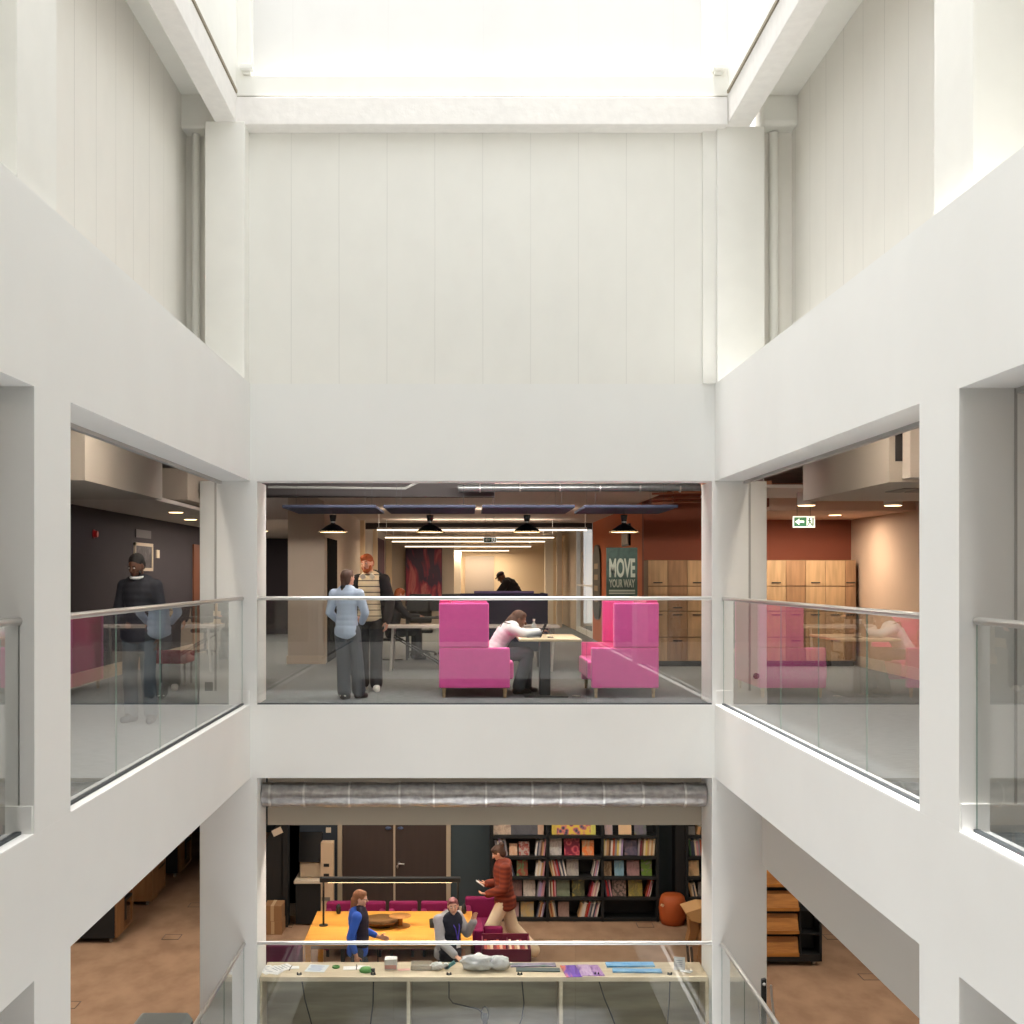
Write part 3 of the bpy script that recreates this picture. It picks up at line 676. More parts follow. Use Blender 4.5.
# ---- ducts and pipes over the front of the back room
t = thing('spiral_duct', 'slim silver spiral duct under the ceiling, top right of the back gallery', 'duct', (1.2, 2.6, 2.7))
y = 2.6
obj('duct_body', MB().cyl((xa(458, y), y, za(488, y)), (xa(700, y), y, za(487, y)), .055, n=18), mat('galvanised_duct', (128, 130, 130), .35, .7, var=.2, scale=20), t)
for p in (500, 660): obj('duct_hanger', MB().cyl((xa(p, y), y, za(488, y)), (xa(p, y), y, 3.058), .005, n=6), DGREY, t)
for p in (480, 520, 560, 600, 640, 680): obj('duct_collar', MB().cyl((xa(p, y)-.01, y, za(488, y)), (xa(p, y)+.01, y, za(488, y)), .06, n=18), STEEL, t)
tag(obj('white_pipe', MB().tube([(xa(268, 2.3), 2.3, za(487, 2.3)), (xa(405, 2.3), 2.3, za(488.5, 2.3)), (xa(418, 2.3), 2.3, za(482, 2.3))], .017), mat('grey_pipe', (138, 138, 134), .6)), 'thin white pipe bending up under the ceiling, top left of the back gallery', 'pipe')
COPPER = mat('copper_pipe', (150, 92, 66), .4, .6)
for py, l in ((492, 'upper'), (497.5, 'middle'), (501.5, 'lower')):
    yy = 3.4
    tag(obj('copper_pipe', MB().tube([(xa(652, yy), yy, za(py+2, yy)), (xa(672, yy), yy, za(py+1, yy)), (xa(676, yy), yy+.3, za(py-1, yy)), (xa(800, yy), yy+.3, za(py-2, yy))], .018), COPPER), '%s copper pipe running above the terracotta wall' % l, 'pipe')
for (x0, x1, y0, y1, z0, z1), l in (((3.0, 4.25, 1.5, 2.2, 2.88, 2.94), 'upper'), ((3.3, 4.2, 2.6, 3.2, 2.74, 2.80), 'lower')):
    t = thing('cable_tray', '%s orange-brown cable tray beside the right bulkhead' % l, 'cable tray', ((x0+x1)/2, y0, z0))
    obj('tray', box1(x0, x1, y0, y1, z0, z1), mat('orange_ply', (192, 132, 96), .6), t)
    for x in (x0+.1, x1-.1): obj('hanger', MB().cyl((x, y0+.05, z1), (x, y0+.05, 3.058), .005, n=6), STEEL, t)
# ---- downlights
def downlight(label, x, y, zc, r=.09, drop=.0, p=14):
    t = thing('downlight', label, 'downlight', (x, y, zc), 'ceiling downlights')
    obj('lamp_body', MB().cyl((x, y, zc-.012-drop), (x, y, zc), r+.012, n=20), CEIL, t)
    obj('lamp_disc', MB().cyl((x, y, zc-.016-drop), (x, y, zc-.012-drop), r, n=20), LEDW, t)
    if p: spot('downlight_beam', (x, y, zc-.05-drop), p, rad=r)
downlight('downlight in the left gallery ceiling, nearer of the pair', xa(176, 4.0), 4.0, 2.45, .10, p=9)
downlight('downlight in the left gallery ceiling, farther of the pair', xa(190.5, 6.3), 6.3, 2.45, .10, p=9)
downlight('downlight at the far left of the back gallery, higher one', -4.3, 8.8, 2.45, .1, p=8)
downlight('downlight at the far left of the back gallery, lower one', -4.3, 11.6, 2.45, .1, p=8)
downlight('drum downlight above the green exit sign', xa(806.5, 2.2), 2.2, 2.62, .11, .17, p=20)
downlight('drum downlight in the right gallery, nearest the pier', xa(893, 2.2), 2.2, 2.62, .11, .17, p=24)
downlight('flush downlight between the two drum downlights', xa(835, 4.6), 4.6, 2.44, .09, p=12)
# left wall fittings
a = thing('fire_alarm', 'red fire alarm sounder on the charcoal wall', 'alarm', (WX0, 3, 2))
yy = 1208.6/((93.5-466)/WX0)+CAMY
obj('sounder', MB().cyl((WX0, yy, za(534, yy)), (WX0+.06, yy, za(534, yy)), .055, .045, 18), mat('alarm_red', (176, 26, 30), .4), a)
obj('mount_plate', MB().cyl((WX0, yy, za(534, yy)), (WX0+.012, yy, za(534, yy)), .066, n=18), mat('alarm_dark_red', (120, 20, 24), .5), a)
def wy(px): return 1208.6/((px-466)/WX0)+CAMY
def wz(px, py): return 1.5-(py-575.5)/S(wy(px))
f_ = thing('framed_notice', 'white-framed dark notice on the charcoal wall behind the standing man', 'notice', (WX0, wy(142), 1.7))
y0, y1 = wy(133.5), wy(151.5); z1, z0 = wz(142, 543), wz(142, 571)
obj('frame', MB().box(WX0, WX0+.03, y0, y1, z1-.05, z1).box(WX0, WX0+.03, y0, y1, z0, z0+.05).box(WX0, WX0+.03, y0, y0+.05, z0, z1).box(WX0, WX0+.03, y1-.05, y1, z0, z1), SKIRT, f_)
obj('notice_sheet', box1(WX0, WX0+.015, y0+.05, y1-.05, z0+.05, z1-.05), mat_art('notice_print', [(40, 38, 44), (60, 56, 62), (96, 92, 96)], 7), f_)
tag(obj('wall_plaque', box1(WX0, WX0+.02, wy(135), wy(150), wz(142, 538), wz(142, 530)), mat('plaque_grey', (84, 80, 84), .6)), 'small dark grey plaque above the white-framed notice', 'plaque')
tag(obj('light_switch', box1(WX0, WX0+.02, wy(155.8), wy(158.5), wz(157, 558), wz(157, 550)), SKIRT), 'pale light switch on the charcoal wall right of the notice', 'switch')
# small wall fittings on the corner columns
tag(obj('wall_socket', box1(xa(205, -.0), xa(213, 0), -.012, .0, za(692, 0), za(682, 0)), mat('socket_grey', (150, 152, 150), .4, .4)), 'grey socket low on the left corner column of the gallery', 'socket')
tag(obj('wall_switch', box1(xa(205, 0), xa(211, 0), -.012, .0, za(614, 0), za(604, 0)), SILL), 'white switch plate on the left corner column', 'switch')
tag(obj('door_magnet', MB().cyl((xa(756, 0), -.02, za(676, 0)), (xa(756, 0), .004, za(676, 0)), .035, n=18), DGREY), 'small round dark knob low on the right corner column', 'knob')
# red stool behind the standing man
t = thing('red_chair', 'small red upholstered chair behind the standing man', 'chair', (-4.04, 2.6, 0))
RED = mat('red_fabric', (150, 30, 44), .9)
obj('seat', box1(-4.29, -3.79, 2.4, 2.9, .3, .46), RED, t, .03); obj('backrest', box1(-4.35, -4.27, 2.4, 2.9, .3, .86), RED, t, .03)
for x in (-4.25, -3.83):
    for y in (2.45, 2.85): obj('leg', MB().cyl((x, y, 0), (x, y, .3), .015, n=8), DGREY, t)
# ================================================================ lower floor
F = -4.0
COUNTER = mat('pale_oak_counter', (214, 200, 174), .5, col2=(200, 184, 156), scale=2.5, stretch=(1, 8, 8))
GRAIN = mat('weathered_board', (178, 170, 146), .6, col2=(140, 132, 112), scale=1.3, stretch=(.8, 4, 5.5), detail=7)
t = thing('long_counter', 'long pale wooden counter behind the lower glass balustrade', 'counter', (.2, .45, F))
CZ = za(977, .16)
obj('counter_top', box1(-2.415, 2.84, .16, .71, CZ-.055, CZ), COUNTER, t, .004)
obj('back_board', box1(xa(262, .3), 2.84, .55, .58, F, CZ-.055), GRAIN, t)
for p in (260.5, 408.5, 561, 707): obj('divider_panel', box1(xa(p-1.8, .2), xa(p+1.8, .2), .19, .55, F, CZ-.055), COUNTER, t)
for p in (299, 373, 449, 520, 597, 670):
    x = xa(p, .22)
    obj('cable_grommet', MB().cyl((x, .25, CZ), (x, .25, CZ+.006), .032, n=18).cyl((x-.02, .235, CZ), (x-.02, .235, CZ+.03), .008).cyl((x+.02, .235, CZ), (x+.02, .235, CZ+.03), .008), BLACK, t)
def cable(label, pts):
    tag(obj('power_cable', MB().tube([(xa(a, .42), .42, za(b, .42)) for a, b in pts], .0075), BLACK), label, 'cable', 'cables hanging under the counter')
cable('black cable hanging straight under the counter, leftmost one', [(302, 981), (305, 1000), (310, 1018), (313, 1030)])
cable('black cable hanging under the counter, beneath the green tape', [(373.5, 981), (373, 1004), (371, 1020), (369, 1036)])
cable('black cable looping right to a coiled adapter under the counter', [(449, 981), (449, 998), (453, 1003), (465, 1006), (478, 1009), (484, 1014)])
cable('black cable under the counter, beneath the dark posters', [(522, 981), (524, 1003), (522, 1018), (519, 1026)])
cable('black slanting cable under the counter, beneath the purple posters', [(599, 981), (605, 1000), (612, 1016), (618, 1034)])
cable('black cable hanging under the counter, rightmost one', [(670, 981), (669, 1004), (667, 1026), (666, 1038)])
ad = thing('power_adapter', 'coiled black power adapter hanging in the middle under the counter', 'adapter', (xa(485, .4), .42, za(1014, .4)))
xx = xa(485, .4)
rg = MB(); pts = [(xx+.045*math.cos(a), .42+.004*k, za(1016, .4)+.10*math.sin(a)) for k, a in enumerate([2*PI*i/12 for i in range(13)])]
rg.tube(pts, .007, 6); obj('cable_coil', rg, BLACK, ad)
obj('adapter_brick', box1(xx-.03, xx+.03, .36, .41, za(1024, .4), za(1013, .4)), BLACK, ad, .006)
# ---- things on the counter
PAPER = mat('white_paper', (238, 240, 242), .6); PAPERL = mat('pale_blue_paper', (214, 224, 232), .6)
def sheet(label, px, d, w, h, rz, m, z=0, name='paper_sheet', cat='paper', group='papers on the counter', th=.0025, marks=None):
    c = Vector((xa(px, d), d, CZ+.0005+z)); M = Matrix.Rotation(R(rz), 3, 'Z')
    o = tag(obj(name, MB().obox(c+Vector((0, 0, th/2)), M, w/2, h/2, th/2), m, loc=tuple(c)), label, cat, group)
    if marks:
        mb = MB()
        for k in range(5): mb.obox(c+M@Vector((-w*.05, h*(.32-.15*k), 0))+Vector((0, 0, th+.0006)), M, w*(.36-.04*(k % 3)), h*.018, .0004)
        obj('print_lines', mb, marks, o)
    return o
INK = mat('ink_grey', (140, 150, 170), .7)
sheet('white paper sheet at the left end of the counter, turned left', 268, .42, .21, .30, 35, PAPER, 0, marks=INK)
sheet('white paper sheet fanned in the middle of the left pile', 276, .40, .21, .30, -20, PAPER, .003, marks=INK)
sheet('white paper sheet on top of the left pile', 281, .46, .21, .30, -50, PAPER, .006, marks=INK)
sheet('small white note between the two left paper piles', 295, .50, .10, .10, 10, PAPER)
tag(obj('black_pen', MB().cyl((xa(290, .45), .38, CZ+.008), (xa(290, .45)+.01, .55, CZ+.008), .006, n=8), BLACK), 'black pen lying beside the small white note', 'pen', 'pens on the counter')
tag(obj('black_pen', MB().cyl((xa(357, .5), .42, CZ+.008), (xa(356, .5), .58, CZ+.008), .006, n=8), BLACK), 'black pen lying on the long white strip of paper', 'pen', 'pens on the counter')
sheet('pale blue printed form lying square on the counter', 317, .47, .24, .27, -8, PAPERL, marks=mat('ink_blue', (110, 140, 200), .7))
sheet('white paper strip under the black pen, left half', 350, .48, .16, .13, 4, PAPER)
sheet('white paper strip right of the black pen', 363, .50, .14, .14, -6, PAPER)
GRN = mat('green_tape', (92, 162, 78), .5)
def ringobj(label, px, d, r, h, m, name, cat, z=0, inner=.6):
    c = (xa(px, d), d, CZ+z)
    return tag(obj(name, MB().lathe(c, [(r*inner, .001), (r, .001), (r, h), (r*inner, h), (r*inner, .001)], 24, caps=False), m, loc=c), label, cat)
ringobj('small green roll of tape right of the printed form', 336, .5, .045, .02, GRN, 'tape_roll', 'tape roll')
g = thing('cutting_tool', 'green round tape dispenser in front of the paper strips', 'tape dispenser', (xa(366, .36), .36, CZ))
obj('dispenser_body', MB().lathe((xa(366, .36), .36, CZ), [(.075, .001), (.08, .02), (.06, .045), (.02, .05)], 24), GRN, g); obj('dispenser_blade', box1(xa(371, .36), xa(375, .36), .32, .36, CZ+.001, CZ+.04), DGREY, g)
cb = thing('card_box', 'small white and pink cardboard box standing on the counter', 'box', (xa(391, .5), .5, CZ))
obj('box_body', box1(xa(385, .5), xa(397, .5), .42, .56, CZ, CZ+.12), PAPER, cb, .002); obj('pink_band', box1(xa(385.2, .5), xa(396.8, .5), .417, .42, CZ+.01, CZ+.055), mat('soft_pink_card', (224, 170, 166), .6), cb)
sheet('pale pink card lying right of the small box', 404, .42, .14, .07, 12, MATS['soft_pink_card'])
tag(obj('clear_tray', MB().box(xa(411, .5), xa(432, .5), .40, .60, CZ, CZ+.006).box(xa(411, .5), xa(432, .5), .40, .405, CZ, CZ+.05).box(xa(411, .5), xa(432, .5), .595, .60, CZ, CZ+.05).box(xa(411, .5), xa(411, .5)+.005, .40, .6, CZ, CZ+.05).box(xa(432, .5)-.005, xa(432, .5), .40, .6, CZ, CZ+.05), mat('frosted_plastic', (214, 210, 200), .3, alpha=.5)), 'shallow clear plastic tray on the counter left of the lady', 'tray')
def blob(label, name, cat, c, r, m, seed=1, amp=.25, n=28):
    rnd = random.Random(seed); ph = [(rnd.uniform(2, 5), rnd.uniform(0, 6), Vector((rnd.uniform(-1, 1), rnd.uniform(-1, 1), rnd.uniform(-1, 1))).normalized()) for _ in range(10)]
    mb = MB().ell((0, 0, 0), (1, 1, 1), nu=n, nv=n//2+6)
    for v in mb.v:
        d = v.normalized(); k = 1+amp*sum(math.sin(f*3*d.dot(ax)+p)*.22 for f, p, ax in ph); v.x, v.y, v.z = d.x*k*r[0]+c[0], d.y*k*r[1]+c[1], max(0.0, (d.z*k*r[2]+r[2]*.8))+c[2]
    return tag(obj(name, mb, m, loc=c), label, cat)
PLAS = mat('white_polythene', (226, 230, 234), .25, var=.06, scale=20, bump=.8, detail=6)
blob('crumpled white carrier bag, the largest on the counter', 'plastic_bag', 'plastic bag', (xa(478, .5), .45, CZ), (.20, .14, .10), PLAS, 3, .16)
blob('smaller crumpled white bag touching the large one', 'plastic_bag', 'plastic bag', (xa(499, .5), .46, CZ), (.13, .12, .085), PLAS, 8, .16)
blob('crumpled white tissue under the lady\'s hand', 'tissue', 'tissue', (xa(437, .5), .44, CZ), (.075, .06, .045), PAPER, 5, .25)
sc = thing('tape_gun', 'teal-handled tape gun in the lady\'s lowered hand', 'tape gun', (xa(450, .5), .48, CZ))
obj('gun_body', MB().obox((xa(450, .5), .46, CZ+.04), Matrix.Rotation(R(-35), 3, 'Y'), .07, .02, .018), mat('teal_plastic', (90, 150, 160), .4), sc); obj('tape_spool', MB().cyl((xa(446, .5), .44, CZ+.035), (xa(446, .5), .48, CZ+.035), .034, n=18), PAPER, sc)
A1 = mat_art('holo_poster', [(40, 70, 70), (110, 110, 130), (170, 150, 190), (80, 130, 110), (50, 60, 80)], 3, stretch=(1.2, 6, 1))
A2 = mat_art('teal_poster', [(40, 60, 60), (90, 110, 110), (60, 70, 90)], 3, stretch=(1.2, 6, 1))
A3 = mat_art('purple_poster', [(82, 34, 150), (100, 40, 170), (120, 80, 200), (230, 120, 60), (96, 40, 160)], 2.2, stretch=(3, .7, 1))
A4 = mat_art('lilac_poster', [(150, 110, 180), (214, 190, 222), (180, 140, 200), (90, 60, 150)], 3.2, stretch=(3, .8, 1))
A5 = mat_art('violet_orange_poster', [(140, 100, 180), (190, 150, 205), (110, 60, 160), (220, 130, 90)], 3.2, stretch=(3, .8, 1))
BL = mat_art('blue_leaflet', [(60, 140, 214), (90, 170, 232), (150, 200, 240), (70, 150, 220)], 3, stretch=(1, 5, 1))
PG = 'printed posters on the counter'
sheet('long dark holographic poster stack, rear one beside the bags', 533, .58, .55, .13, 2, A1, name='poster', cat='poster', group=PG, th=.012)
sheet('long teal-black poster stack, front one beside the bags', 538, .40, .52, .12, -2, A2, name='poster', cat='poster', group=PG, th=.012)
sheet('deep purple poster hanging over the counter edge', 571, .36, .19, .42, 6, A3, name='poster', cat='poster', group=PG, th=.006, z=.001)
sheet('lilac poster lying next to the deep purple one', 585, .38, .15, .40, 3, A4, name='poster', cat='poster', group=PG, th=.005, z=.006)
sheet('violet and orange poster, right end of the purple set', 596, .38, .13, .39, 6, A5, name='poster', cat='poster', group=PG, th=.004, z=.003)
sheet('rear stack of bright blue leaflets', 630, .58, .58, .15, 1, BL, name='leaflet_stack', cat='leaflets', group='blue leaflets', th=.02)
sheet('front stack of bright blue leaflets', 637, .36, .58, .12, -2, BL, name='leaflet_stack', cat='leaflets', group='blue leaflets', th=.016)
tc_ = thing('tent_card', 'folded white tent card standing at the right of the counter', 'card', (xa(680, .45), .45, CZ))
x = xa(679, .45)
obj('card_front', MB().obox((x, .42, CZ+.075), Matrix.Rotation(R(-12), 3, 'Z')@Matrix.Rotation(R(-14), 3, 'X'), .065, .0015, .075), PAPER, tc_)
obj('card_foot', MB().obox((x+.07, .36, CZ+.004), Matrix.Rotation(R(-30), 3, 'Z'), .07, .05, .002), PAPER, tc_)
pl = MB()
for k in range(4): pl.obox((x-.005, .404-.001*k, CZ+.05+k*.022), Matrix.Rotation(R(-12), 3, 'Z')@Matrix.Rotation(R(-14), 3, 'X'), .035, .0008, .003)
obj('print_lines', pl, INK, tc_)

# ---- big orange worktable with lamp
TW = mat('honey_wood', (236, 168, 72), .45, col2=(226, 160, 62), scale=2, stretch=(1, 6, 6))
yf, yb = 1.63, 3.14; tz = -3.26
t = thing('work_table', 'large honey-coloured wooden worktable in the middle of the lower room', 'table', (-1.0, 2.4, F))
X0, X1 = -2.11, .085
obj('tabletop', box1(X0, X1, yf, (yf+yb)/2-.002, tz-.03, tz), TW, t, .003); obj('tabletop', box1(X0, X1, (yf+yb)/2+.002, yb, tz-.03, tz), TW, t, .003)
obj('under_frame', box1(X0+.05, X1-.05, yf+.06, yb-.06, tz-.09, tz-.03), FRAMEB, t)
for x in (X0+.06, X1-.06):
    for y in (yf+.08, yb-.08): obj('leg', box1(x-.035, x+.035, y-.035, y+.035, F, tz-.03), TW if x < -1 else FRAMEB, t, .004)
obj('cross_leg', box1(X0+.45, X0+.50, yf+.4, yf+.46, F, tz-.09), DGREY, t)
lp_y = (yf+yb)/2+.05; lz = za(879.5, lp_y)
l = thing('table_lamp_bar', 'long black bar lamp on two posts over the worktable', 'lamp', (-1.03, lp_y, tz))
obj('lamp_bar', box1(xa(320, lp_y), xa(460.5, lp_y), lp_y-.05, lp_y+.05, lz-.03, lz+.03), BLACK, l, .006)
obj('light_strip', box1(xa(328, lp_y), xa(452, lp_y), lp_y-.03, lp_y+.03, lz-.036, lz-.03), LEDW, l)
for p in (323.5, 458):
    x = xa(p, lp_y); obj('lamp_post', MB().cyl((x, lp_y, tz+.01), (x, lp_y, lz), .014, n=12), BLACK, l); obj('lamp_foot', MB().cyl((x, lp_y, tz), (x, lp_y, tz+.012), .06, n=20), BLACK, l)
area('bar_light', (-1.03, lp_y, lz-.05), 1.9, .06, 2.5, (1, .82, .55))
tag(obj('black_cup', MB().lathe((xa(433, 2.6), 2.35, tz), [(.038, 0), (.045, .11), (.041, .11), (.035, .01)], 20), BLACK), 'black beaker on the worktable behind the lady', 'cup')
bw = thing('wire_bowl', 'wide shallow wire bowl casting a dark shadow on the worktable', 'bowl', (xa(381, 2.4), 2.45, tz))
cx = xa(381, 2.45); bmb = MB()
bmb.lathe((cx, 2.45, tz), [(.02, .002), (.12, .004), (.20, .03), (.26, .075), (.262, .082), (.20, .036), (.12, .012), (.02, .01)], 32, caps=False)
obj('bowl_dish', bmb, mat('bronze_metal', (120, 84, 40), .35, .7), bw)
obj('bowl_foot', MB().cyl((cx, 2.45, tz), (cx, 2.45, tz+.004), .17, n=24), mat('dark_bronze', (60, 44, 24), .5, .5), bw)
cs = thing('cake_stand', 'low wooden stand with a small drum beside the wire bowl', 'stand', (xa(399, 2.4), 2.4, tz))
x = xa(400, 2.4)
obj('stand_base', MB().cyl((x, 2.4, tz), (x, 2.4, tz+.012), .14, n=26), mat('brown_wood', (168, 118, 60), .5), cs); obj('stand_stem', MB().cyl((x, 2.4, tz+.012), (x, 2.4, tz+.12), .035, n=18), MATS['bronze_metal'], cs); obj('stand_dish', MB().lathe((x, 2.4, tz+.12), [(.04, 0), (.15, .02), (.15, .026), (.03, .01)], 26), MATS['brown_wood'], cs)
tag(obj('floor_cable', MB().tube([(xa(377, 1.7), 1.72, tz-.05), (xa(378, 1.7), 1.7, -3.5), (xa(380, 1.4), 1.5, F+.02)], .007), BLACK), 'thin black cable hanging from the worktable front edge', 'cable')

# ---- magenta seating
MAG = mat('magenta_wool', (140, 24, 84), .9, var=.08, scale=14); MAGD = mat('plum_wool', (92, 26, 62), .9)
def armchair(label, x, y, rz, w=.62, d=.6, h=.78, m=MAG, group='magenta chairs'):
    t = thing('armchair', label, 'chair', (x, y, F), group)
    M = Matrix.Rotation(R(rz), 3, 'Z')
    def b(name, x0, x1, y0, y1, z0, z1, bv=.03, mm=m):
        c = Vector(((x0+x1)/2, (y0+y1)/2, (z0+z1)/2)); obj(name, MB().obox(Vector((x, y, F))+M@c, M, (x1-x0)/2, (y1-y0)/2, (z1-z0)/2), mm, t, bv, seg=3)
    b('seat', -w/2+.08, w/2-.08, -d/2, d/2-.1, .16, .43); b('backrest', -w/2, w/2, d/2-.13, d/2, .10, h)
    b('armrest', -w/2, -w/2+.09, -d/2+.02, d/2-.13, .10, .62); b('armrest', w/2-.09, w/2, -d/2+.02, d/2-.13, .10, .62)
    for sx in (-1, 1):
        for sy in (-1, 1): b('leg', sx*(w/2-.06)-.02, sx*(w/2-.06)+.02, sy*(d/2-.07)-.02, sy*(d/2-.07)+.02, 0, .12, .002, BLACK)
    return t
for p, l in ((340, 'leftmost'), (371, 'second'), (403, 'third'), (435, 'fourth')):
    armchair('magenta chair tucked behind the worktable, %s of the row before the doors' % l, xa(p, 3.7), 3.62, 0, .42, .5, .70)
armchair('magenta armchair at the right end of the worktable', xa(482, 3.9), 3.75, 0, .50, .6, .72)
armchair('magenta armchair beside the walking woman, nearer one', xa(489, 2.9), 2.62, 90, .5, .42, .70)
armchair('plum armchair left of the worktable behind the glass', xa(283, 1.9), 1.72, 180, .50, .62, .78, MAGD)
blob('brown coat bundled on the plum armchair', 'coat', 'coat', (xa(284, 1.9), 1.62, F+.43), (.13, .17, .09), mat('brown_coat', (98, 74, 64), .9), 4, .5)
for p, l in ((338.5, 'left end of the worktable'), (464, 'right end of the worktable')):
    y = 3.02
    tag(blob('small dark bag propped on the seat at the %s' % l, 'dark_bag', 'bag', (xa(p, y), y, -3.26), (.035, .05, .075), BLACK, 6, .12), 'small dark bag propped at the %s' % l, 'bag')
# maroon crate of books
cr = thing('book_trolley', 'maroon book trolley box at the feet of the walking woman', 'trolley', (xa(506, 1.6), 1.75, F))
MAR = mat('maroon_plastic', (112, 26, 56), .6)
x0, x1, y0, y1, z0, z1 = xa(482, 1.5), xa(531, 1.5), 1.45, 2.05, F+.12, F+.72
for nm, a in (('side_panel', (x0, x1, y0, y0+.02, z0, z1)), ('side_panel', (x0, x1, y1-.02, y1, z0, z1+.03)), ('end_panel', (x0, x0+.02, y0, y1, z0, z1)), ('end_panel', (x1-.02, x1, y0, y1, z0, z1)), ('bottom_panel', (x0, x1, y0, y1, z0, z0+.02)), ('inner_divider', (xa(507, 1.75), xa(507, 1.75)+.015, y0, y1, z0, z1-.02))): obj(nm, box1(*a), MAR, cr, .004)
for x in (x0+.06, x1-.06):
    for y in (y0+.06, y1-.06): obj('castor', MB().cyl((x-.02, y, F+.05), (x+.02, y, F+.05), .05, n=16).box(x-.01, x+.01, y-.015, y+.015, F+.05, F+.13), BLACK, cr)
cols = [(176, 60, 52), (220, 190, 160), (190, 80, 60), (150, 40, 50), (226, 206, 180), (200, 150, 110)]
names = ['red', 'cream', 'rust', 'crimson', 'ivory', 'tan']
k = 0
for seg, (xa0, xb0) in enumerate(((x0+.03, xa(506, 1.75)), (xa(509, 1.75), x1-.03))):
    nb = 7
    for i in range(nb):
        w = (xb0-xa0)/nb; c = names[(i*5+seg) % 6]
        m_ = mat('book_%s' % c, cols[(i*5+seg) % 6], .6)
        tag(obj('picture_book', box1(xa0+i*w+.002, xa0+(i+1)*w-.003, y0+.08, y1-.06, z0+.021, z1-.03-.01*((i*3) % 4)), m_), '%s book, number %s from the left in the %s half of the maroon trolley' % (c, ['one', 'two', 'three', 'four', 'five', 'six', 'seven'][i], ['left', 'right'][seg]), 'book', 'books in the maroon trolley')

# ---- kiosk, black display, boxes at the left of the lower room
yk = 5.0
k_ = thing('self_service_kiosk', 'black self-service kiosk with a pale shelf and dark screen', 'kiosk', (xa(308, yk), 5.2, F))
obj('cabinet', box1(xa(295.5, yk), xa(320.5, yk), yk, 5.5, F+.02, za(882.5, yk)), mat('kiosk_black', (20, 24, 28), .45), k_, .005)
obj('shelf', box1(xa(294.5, yk), xa(322, yk), yk-.08, 5.5, za(882.5, yk), za(880, yk)), SKIRT, k_, .003)
obj('printer_housing', box1(xa(298.5, yk), xa(321, yk), yk+.15, 5.5, za(880, yk), za(864.5, yk)), mat('kiosk_beige', (190, 172, 148), .5), k_, .01)
obj('screen', MB().obox((xa(309.5, yk), 5.15, (za(834, yk)+za(864, yk))/2), Matrix.Rotation(R(-8), 3, 'X'), .185, .03, .235), mat('screen_glass', (12, 13, 16), .15), k_, .006)
p_ = thing('card_terminal_panel', 'tall pale panel with two dark slots right of the kiosk', 'panel', (xa(326.5, yk), 5.1, F))
obj('panel_body', box1(xa(320.6, yk), xa(333, yk), yk+.02, 5.2, F, za(843, yk)), mat('pale_panel', (206, 180, 150), .5), p_, .004)
for a, b in ((864, 867), (874, 876.5)): obj('slot', box1(xa(323.5, yk), xa(329, yk), yk+.012, yk+.02, za(b, yk), za(a, yk)), BLACK, p_)
obj('label_strip', box1(xa(321.5, yk), xa(330, yk), yk+.012, yk+.02, za(901, yk), za(897.5, yk)), mat('label_grey', (120, 112, 104), .6), p_)
tag(obj('thermostat', box1(xa(326, YW), xa(331, YW), YW-.02, YW, za(832.5, YW), za(827.5, YW)), SKIRT, bevel=.003), 'small white thermostat on the dark blue wall above the kiosk', 'thermostat')
bd = thing('draped_display', 'tall black draped display stand at the far left of the lower room', 'display stand', (xa(272, 4.9), 5.0, F))
obj('drape', MB().prism([(xa(263, 4.8), F), (xa(281.5, 4.8), F), (xa(281.5, 4.8), za(828, 4.8)), (xa(271, 4.8), za(832, 4.8)), (xa(263, 4.8), za(845, 4.8))], 1, 4.9, 5.4), BLACK, bd)
obj('post', box1(xa(281.5, 4.9), xa(288, 4.9), 4.9, 5.1, F, -1.5), BLACK, bd)
tag(obj('leaflet', MB().obox((xa(277, 4.85), 4.87, za(832, 4.85)), Matrix.Rotation(R(-25), 3, 'Y'), .08, .002, .05), SKIRT), 'pale leaflet at the top of the black display stand', 'leaflet')
CARD = mat('brown_cardboard', (150, 112, 76), .8)
yc = 4.5
for (a, b, c_, d_, l) in ((264.5, 282, 914.5, 905, 'lower'), (264, 281.5, 905, 891, 'upper')):
    bx = thing('cardboard_box', 'brown cardboard box below the black display, %s of two' % l, 'box', (xa(273, yc), yc+.15, za(c_, yc)), 'stacked cardboard boxes')
    z_0 = F if l == 'lower' else F+.20; z_1 = F+.20 if l == 'lower' else F+.44
    obj('carton', box1(xa(a, yc), xa(b, yc), yc, yc+.34, z_0, z_1), CARD, bx, .003)
    obj('packing_tape', box1(xa(a, yc)+.1, xa(a, yc)+.15, yc-.002, yc+.34, z_0+.01, z_1+.002), mat('tape_buff', (190, 160, 120), .4), bx)
# floor boxes
for (px, py, l) in ((285, 925, 'left of the worktable, near the kiosk'), (645, 925, 'in front of the orange pouf'), (172, 937, 'in the aisle of the left bookcases'), (197, 905, 'beside the white column, far aisle'), (68, 1005, 'by the left pier'), (833, 937, 'right of the wood-shelved bookcase'), (870, 977, 'beside the sloping bulkhead')):
    d = 6647/(py-575.5); y = d+CAMY; x = xa(px, y)
    tag(obj('floor_box', MB().box(x-.13, x+.13, y-.13, y-.12, F, F+.004).box(x-.13, x+.13, y+.12, y+.13, F, F+.004).box(x-.13, x-.12, y-.12, y+.12, F, F+.004).box(x+.12, x+.13, y-.12, y+.12, F, F+.004).box(x-.12, x+.12, y-.12, y+.12, F, F+.002, 1), [mat('floor_box_frame', (74, 60, 50), .5), FLOOR0]), 'square floor socket lid '+l, 'floor box')
